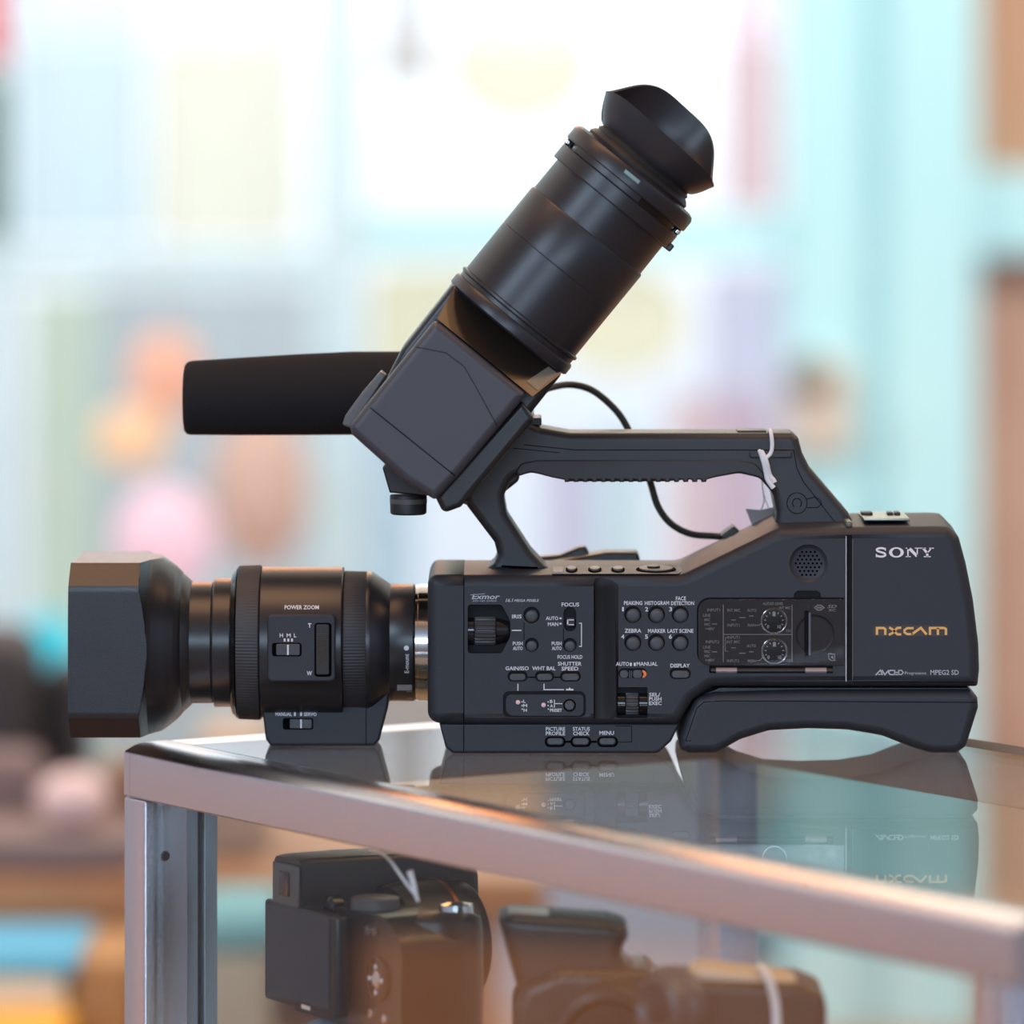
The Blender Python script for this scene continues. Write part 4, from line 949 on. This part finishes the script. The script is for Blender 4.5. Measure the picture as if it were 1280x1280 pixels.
mb.rings(rg); part(mb,'ring_mark',mat('pale_blue_green_mark',(.22,.36,.36),.5),tube_)
vring('eyecup_base',[(229,50),(229,76),(233,77),(237,74),(240,70),(243,71),(247,67),(252,60),(252,40)],M['rubber'])
# eyecup: flared rubber shell with a raised far side
mb=MB(); n=96; outer=[];inner=[]
def cup(a,f,off=0):
    # a: 0 = +t side, pi/2 = far side; f 0..1 from base to rim
    c,s2=math.cos(a),math.sin(a)
    base_r=67+off; tr=(88 if c>0 else 92)+off; 
    def sm(x): x=min(max(x,0),1); return x*x*(3-2*x)
    top=278+(52*sm(s2/.98)**1.3 if s2>0 else 8*sm((-s2)/.8))-(4*c)
    rt_=tr*abs(c); ry=(84+off)*abs(s2)
    e=2.25; rr=1/((abs(c)/(tr))**e+(abs(s2)/(82+off))**e)**(1/e)
    s_=246+(top-246)*f; g=f**.75
    if s2>0: g=f**.60
    r=base_r+(rr-base_r)*g
    if s2>0 and f>.6: r-= (f-.6)*18*sm(s2/.6)
    return VO+VU*(s_*kv)+VT*(r*c*kv)+Vector((0,r*s2*kv,0))
fs=[0,.12,.25,.4,.55,.7,.85,1.0]
for f in fs: outer.append([cup(2*math.pi*j/n,f) for j in range(n)])
for f in reversed(fs): inner.append([cup(2*math.pi*j/n,f,-3.2) for j in range(n)])
mb.rings(outer+inner,cap0=False,cap1=True); part(mb,'eyecup',mat('soft_black_rubber',(.022,.022,.027),.36),None,50)
# ---- bracket knob under the viewfinder
kc=W(509,0,.018)
mb=MB(); z0,z1=W(0,643,.018).z,W(0,618.5,.018).z; mb.lathe([(z0,.0085),(z0+.0008,.0096),(z1-.0006,.0098),(z1,.0094)],Vector((W(510.5,0,.018).x,.018,0)),(0,0,1),40); kb=part(mb,'bracket_knob',M['rubber'])
mb=MB(); mb.lathe([(z1-.0045,.00985),(z1-.002,.0099)],Vector((W(510.5,0,.018).x,.018,0)),(0,0,1),40); part(mb,'knob_band',M['camgrey'],kb)
mb=MB(); pe(mb,[(478,585,2),(487,616,2),(532,620,2),(600,600,6),(600,560,4),(500,560,4)],.008,.030,.001,.001); part(mb,'viewfinder_bracket',M['dark'])
mb=MB(); pe(mb,[(560,520,6),(640,520,6),(650,600,10),(600,640,8),(560,620,6)],.028,.050,.002,.002); part(mb,'viewfinder_arm',M['handle'])

# ---- price tag tied round the handle
tagE=empty('price_tag',tuple(W(950,655,.068))); tag(tagE,'grey folded price tag hanging on white string behind the camcorder handle','tag')
ys=YH-.0022
mb=MB()
mb.tube(catmull([W(962,538,YH+.01),W(963.5,540,ys+.001),W(965.2,556,ys),W(963,567,ys),W(955,573,ys-.001),W(951,566,ys-.001),W(949,563.5,ys)],6),.0011,8)
mb.tube(catmull([W(950,563,ys-.0008),W(955,578,ys-.001),W(958,592,ys),W(960,600,ys),W(967,610,ys)],6),.0014,8)
mb.tube(catmull([W(952,564,ys-.0008),W(958,577,ys-.0016),W(962,593,ys),W(967,600,ys),W(968.5,603,ys)],6),.0012,8)
mb.tube(catmull([W(962,538,YH+.01),W(962,536.5,.04),W(960,545,.0665),W(954,590,.0665),W(953,605,.067),W(955,625,.067),W(951,638,.068)],6),.0004,6)
mb.tube(catmull([W(953,608,.067),W(957,625,.068),W(962,637,.068)],6),.0003,6)
inv(mb.build('string',M['string']),tagE)
mb=MB(); pe(mb,[(932,636),(951,637.5),(972,633),(972,652),(942,662)],.0675,.0685); inv(mb.build('card',M['card']),tagE)

# ================================================================== CAMERAS INSIDE THE CASE
SHZ=-.200
def local(loc, yaw):
    w=Vector((math.cos(yaw),math.sin(yaw),0)); l=Vector((-math.sin(yaw),math.cos(yaw),0)); R=Matrix((w,l,Vector((0,0,1)))).transposed(); P=Vector(loc)
    return R,(lambda a,b,c: P+w*a+l*b+Vector((0,0,c))),w,l
def hull_loft(fn, secs):
    """sections (b, outline [(a,z)]) lofted along the local b axis"""
    mb=MB(); mb.rings([[fn(a,b,z) for a,z in o_] for b,o_ in secs]); return mb
def rr2(pts,seg=4):
    return [(p.x,p.y) for p in rp(pts,seg)]
# --- bridge camera with tilting screen, back turned to the front left
k1=empty('bridge_camera',(-.0976,-.085,-.130)); tag(k1,'black bridge camera with eyepiece and screen, standing on the yellow tin','camera','cameras inside the case')
R1,f1,w1,l1=local((-.1203,-.036,0),math.radians(-60))
mb=hull_loft(f1,[(b,rr2([(.006,-.128,.006),(.122,-.129,.010),(.124,-.078,.012),(.104,-.068,.010),(.006,-.070,.004)])) for b in (.004,.040)])
bd=inv(mb.build('camera_body',M['camblk']),k1)
# grip at the near end, bulging in the lens direction
mb=MB(); rg=[]
for z,r_,o2 in ((-.129,.016,.0),(-.126,.0185,0),(-.100,.019,.0),(-.080,.018,.001),(-.071,.0165,.002),(-.0675,.010,.003)):
    rg.append([f1(.104+r_*1.02*math.cos(a),.036+o2+r_*1.25*math.sin(a),z) for a in [2*math.pi*j/36 for j in range(36)]])
mb.rings(rg,capsmooth=True); inv(mb.build('hand_grip',M['camblk']),k1)
# eyepiece and flash hump
mb=hull_loft(f1,[(b,rr2([(x0,-.0755,.003),(x1,-.0755,.003),(x1-.001,zt,.004),(x0+.001,zt,.004)])) for b,x0,x1,zt in ((-.006,.004,.036,-.0475),(0,.0035,.0365,-.0465),(.03,.004,.038,-.0465),(.07,.006,.040,-.0475),(.092,.008,.040,-.050),(.098,.012,.036,-.058))])
ey=inv(mb.build('flash_hump',M['camblk']),k1)
mb=MB(); mb.box(f1(.020,-.0068,-.0615),(.028,.0020,.0225),R1,bev=.002); ef=inv(mb.build('eyepiece_frame',M['camgrey']),k1)
mb=MB(); mb.box(f1(.020,-.0082,-.0605),(.011,.0012,.0125),R1,bev=.001); inv(mb.build('eyepiece_window',mat('dark_red_brown_window',(.05,.02,.02),.2)),k1)
# screen
mb=MB(); mb.box(f1(.0375,-.0045,-.0965),(.079,.0080,.0520),R1,bev=.0022); sc_=inv(mb.build('screen_frame',M['camblk']),k1)
mb=MB(); mb.box(f1(.0365,-.0088,-.0955),(.069,.0006,.0460),R1); inv(mb.build('screen',M['screen']),k1)
mb=MB(); mb.box(f1(.046,-.0093,-.1205),(.009,.0004,.0020),R1); inv(mb.build('screen_logo',M['silver']),k1)
# controls on the back
bc=f1(.100,.0036,-.100)
mb=MB(); mb.lathe([(0,.0115),(.0012,.0112),(.0018,.0095),(.0010,.0085)],bc,-l1,36); inv(mb.build('control_ring',M['gloss']),k1)
mb=MB(); mb.lathe([(0,.0048),(.0018,.0046),(.0022,.0030)],bc,-l1,24); inv(mb.build('control_button',M['chrome']),k1)
for a_,z_ in ((.089,-.0765),(.096,-.0765),(.092,-.118),(.107,-.119)):
    mb=MB(); mb.lathe([(0,.0024),(.0012,.0022),(.0014,.001)],f1(a_,.0038,z_),-l1,16); inv(mb.build('round_button',M['chrome'] if z_<-.1 else M['camgrey']),k1)
for a_,z_ in ((.100,-.0935),(.100,-.1065),(.0935,-.100),(.1065,-.100)):
    mb=MB(); mb.box(f1(a_,.0018,z_),(.0016,.0010,.0022),R1,bev=.0004); inv(mb.build('button_mark',M['white']),k1)
# dials on top
mb=MB(); mb.lathe([(-.0695,.0125),(-.0635,.0125),(-.0630,.0115),(-.0628,.004)],Vector((f1(.070,.018,0).x,f1(.070,.018,0).y,0)),(0,0,1),36); inv(mb.build('mode_dial',M['camgrey']),k1)
mb=MB(); c=f1(.048,.006,-.0700); mb.lathe([(-.003,.006),(.003,.0062),(.0045,.004)],c,-l1,24); inv(mb.build('dioptre_dial',M['gloss']),k1)
mb=MB(); mb.lathe([(-.069,.009),(-.0645,.0085),(-.0635,.004)],Vector((f1(.104,.046,0).x,f1(.104,.046,0).y,0)),(0,0,1),28); inv(mb.build('shutter_button',M['chrome']),k1)
# lens barrel pointing away to the right
mb=MB(); c=f1(.050,.036,-.0925); mb.lathe([(0,.031),(.010,.033),(.028,.033),(.030,.0315),(.043,.0315),(.0445,.0305),(.0448,.025),(.040,.022)],c,l1,64); inv(mb.build('lens_barrel',M['camblk']),k1)
mb=MB(); mb.lathe([(.0275,.0332),(.0285,.0334),(.0295,.0332)],c,l1,64); inv(mb.build('lens_ring',mat('copper_ring',(.5,.18,.08),.3,metal=1)),k1)
# yellow tin underneath
tc_=f1(.058,.024,0)
tin=empty('round_tin',(tc_.x,tc_.y,SHZ)); tag(tin,'yellow round tin with pale blue rim under the bridge camera','tin')
mb=MB(); mb.lathe([(SHZ+.0005,.033),(SHZ+.002,.034),(-.1365,.034)],Vector((tc_.x,tc_.y,0)),(0,0,1),64); inv(mb.build('tin_body',M['yellow']),tin)
mb=MB(); mb.lathe([(-.1362,.0345),(-.1310,.0352),(-.1302,.0345),(-.1300,.030)],Vector((tc_.x,tc_.y,0)),(0,0,1),64); inv(mb.build('tin_lid',M['paleblue']),tin)
# string with tag knot on the bridge camera
def string_thing(label,pts,r=.0009,group='price tag strings'):
    mb=MB()
    for p in pts: mb.tube(catmull(p,6),r,8)
    return tag(mb.build('tag_string',M['string']),label,'string',group)
def Wd(px,py,d): return W(px,py,d-D)
string_thing('white tag string looped over the top of the bridge camera',[[Wd(462,1063.5,2.93),Wd(474,1066,2.90),Wd(486,1074,2.86),Wd(498,1090,2.845),Wd(508,1104,2.84),Wd(520,1120,2.84),Wd(523,1127,2.84)],[Wd(521,1124,2.839),Wd(516,1106,2.84),Wd(510,1089,2.84)],[Wd(522,1125,2.838),Wd(518,1104,2.838),Wd(514,1088,2.838)]],.0008)

# --- reflex camera seen from its side
k2=empty('reflex_camera',Vector(Wd(725,1400,2.78))*1.0); k2.location.z=SHZ; tag(k2,'black reflex camera with rounded prism hump, middle of the three in the case','camera','cameras inside the case')
d2=2.78
def slab(name,pts,d0,d1,r,m,par): mb=MB(); pe(mb,pts,d0-D,d1-D,r,r,seg=5); return inv(mb.build(name,m),par)
zb=lambda d: 128+(H-SHZ-.0006)*F/d
slab('camera_body',[(655,1232,10),(700,1212,20),(812,1214,14),(832,1238,16),(838,1300,10),(838,zb(d2),4),(640,zb(d2),4),(640,1262,20)],d2,d2+.060,.006,M['camblk'],k2)
slab('prism_hump',[(622,1150,5),(640,1144,4),(700,1148,14),(760,1152,16),(784,1160,12),(786,1172,10),(776,1190,16),(782,1206,20),(812,1222,10),(800,1250,4),(650,1250,4),(630,1180,8)],d2+.006,d2+.050,.006,M['camblk'],k2)
slab('hot_shoe',[(636,1139.5,1),(684,1141.5,1),(690,1147,1),(634,1147,1)],d2+.016,d2+.036,.0006,mat('pale_steel_shoe',(.62,.68,.70),.35,metal=.8),k2)
slab('prism_seam',[(662,1176,2),(782,1170,2),(781,1172,1),(664,1178,1)],d2+.0054,d2+.0070,.0002,M['dark'],k2)
c=Wd(795,1219,d2+.012); mb=MB(); mb.lathe([(c.z-.006,.0105),(c.z+.0012,.0105),(c.z+.002,.0095),(c.z+.0024,.003)],Vector((c.x,c.y,0)),(0,0,1),36); inv(mb.build('command_dial',M['gloss']),k2)
c=Wd(770,1292,d2); mb=MB(); mb.lathe([(-.002,.0270),(.004,.0275),(.005,.0262),(.018,.0262),(.020,.0250),(.022,.0262),(.034,.0262),(.036,.0225),(.030,.018)],c,(-.15,-1,0),64); inv(mb.build('lens_barrel',M['camblk']),k2)
mb=MB(); mb.lathe([(.0295,.0185),(.0300,.017)],c,(-.15,-1,0),40); inv(mb.build('lens_glass',M['lensglass']),k2)
mb=MB(); mb.tube([Wd(752,1260,d2-.001),Wd(784,1257,d2-.001)],.0006,8); inv(mb.build('strap_lug',M['chrome']),k2)
for i,(x,y) in enumerate(((693,1218),(702,1222),(712,1216),(722,1224),(694,1229),(728,1220))):
    mb=MB(); c=Wd(x,y,d2-.0002); mb.lathe([(0,.0013),(.0010,.0010)],c,(0,-1,0),12); inv(mb.build('small_button',M['camgrey']),k2)
string_thing('white tag string tied to the lug of the reflex camera',[[Wd(757,1259,d2-.003),Wd(759,1256.5,d2-.004),Wd(763,1257,d2-.004),Wd(765,1264,d2-.004),Wd(770,1275,d2-.004),Wd(778,1292,d2-.004)],[Wd(760,1262,d2-.004),Wd(764,1274,d2-.004),Wd(768,1290,d2-.004)]],.0009)

# --- third camera, nearest the viewer and tan topped
d3=2.69
k3=empty('compact_camera',Vector(Wd(940,1400,d3+.03))); k3.location.z=SHZ; tag(k3,'blurred black camera with top plate painted pale tan for its highlight, nearest to the front pane','camera','cameras inside the case')
slab('camera_body',[(858,1226,8),(1000,1230,14),(1030,1243,12),(1034,1260,8),(1034,zb(d3),4),(852,zb(d3),4),(850,1240,14)],d3,d3+.055,.005,M['camblk'],k3)
slab('top_plate',[(862,1220,3),(876,1211,8),(985,1224,14),(1022,1238,6),(1022,1243,3),(862,1232,3)],d3+.004,d3+.040,.003,M['tan_top'],k3)
c=Wd(856,1256,d3-.0); mb=MB(); mb.lathe([(0,.0165),(.008,.0165),(.010,.0150),(.018,.0150),(.020,.0125),(.016,.009)],c,(-.75,-.65,0),48); inv(mb.build('lens_barrel',mat('dark_grey_lens_barrel',(.055,.060,.068),.4)),k3)
mb=MB(); mb.lathe([(.0155,.0095),(.0160,.0085)],c,(-.75,-.65,0),32); inv(mb.build('lens_glass',M['lensglass']),k3)
mb=MB(); c=Wd(842,1222,d3+.03); mb.lathe([(c.z-.004,.0085),(c.z+.004,.0085),(c.z+.005,.007)],Vector((c.x,c.y,0)),(0,0,1),28); inv(mb.build('side_dial',M['camgrey']),k3)
string_thing('thick white strap hanging down the front of the tan topped camera',[[Wd(950,1209,d3+.020),Wd(955,1214,d3+.001),Wd(960,1222,d3-.004),Wd(966,1240,d3-.005),Wd(970,1262,d3-.005),Wd(971,1300,d3-.005)]],.0020)
#@@END
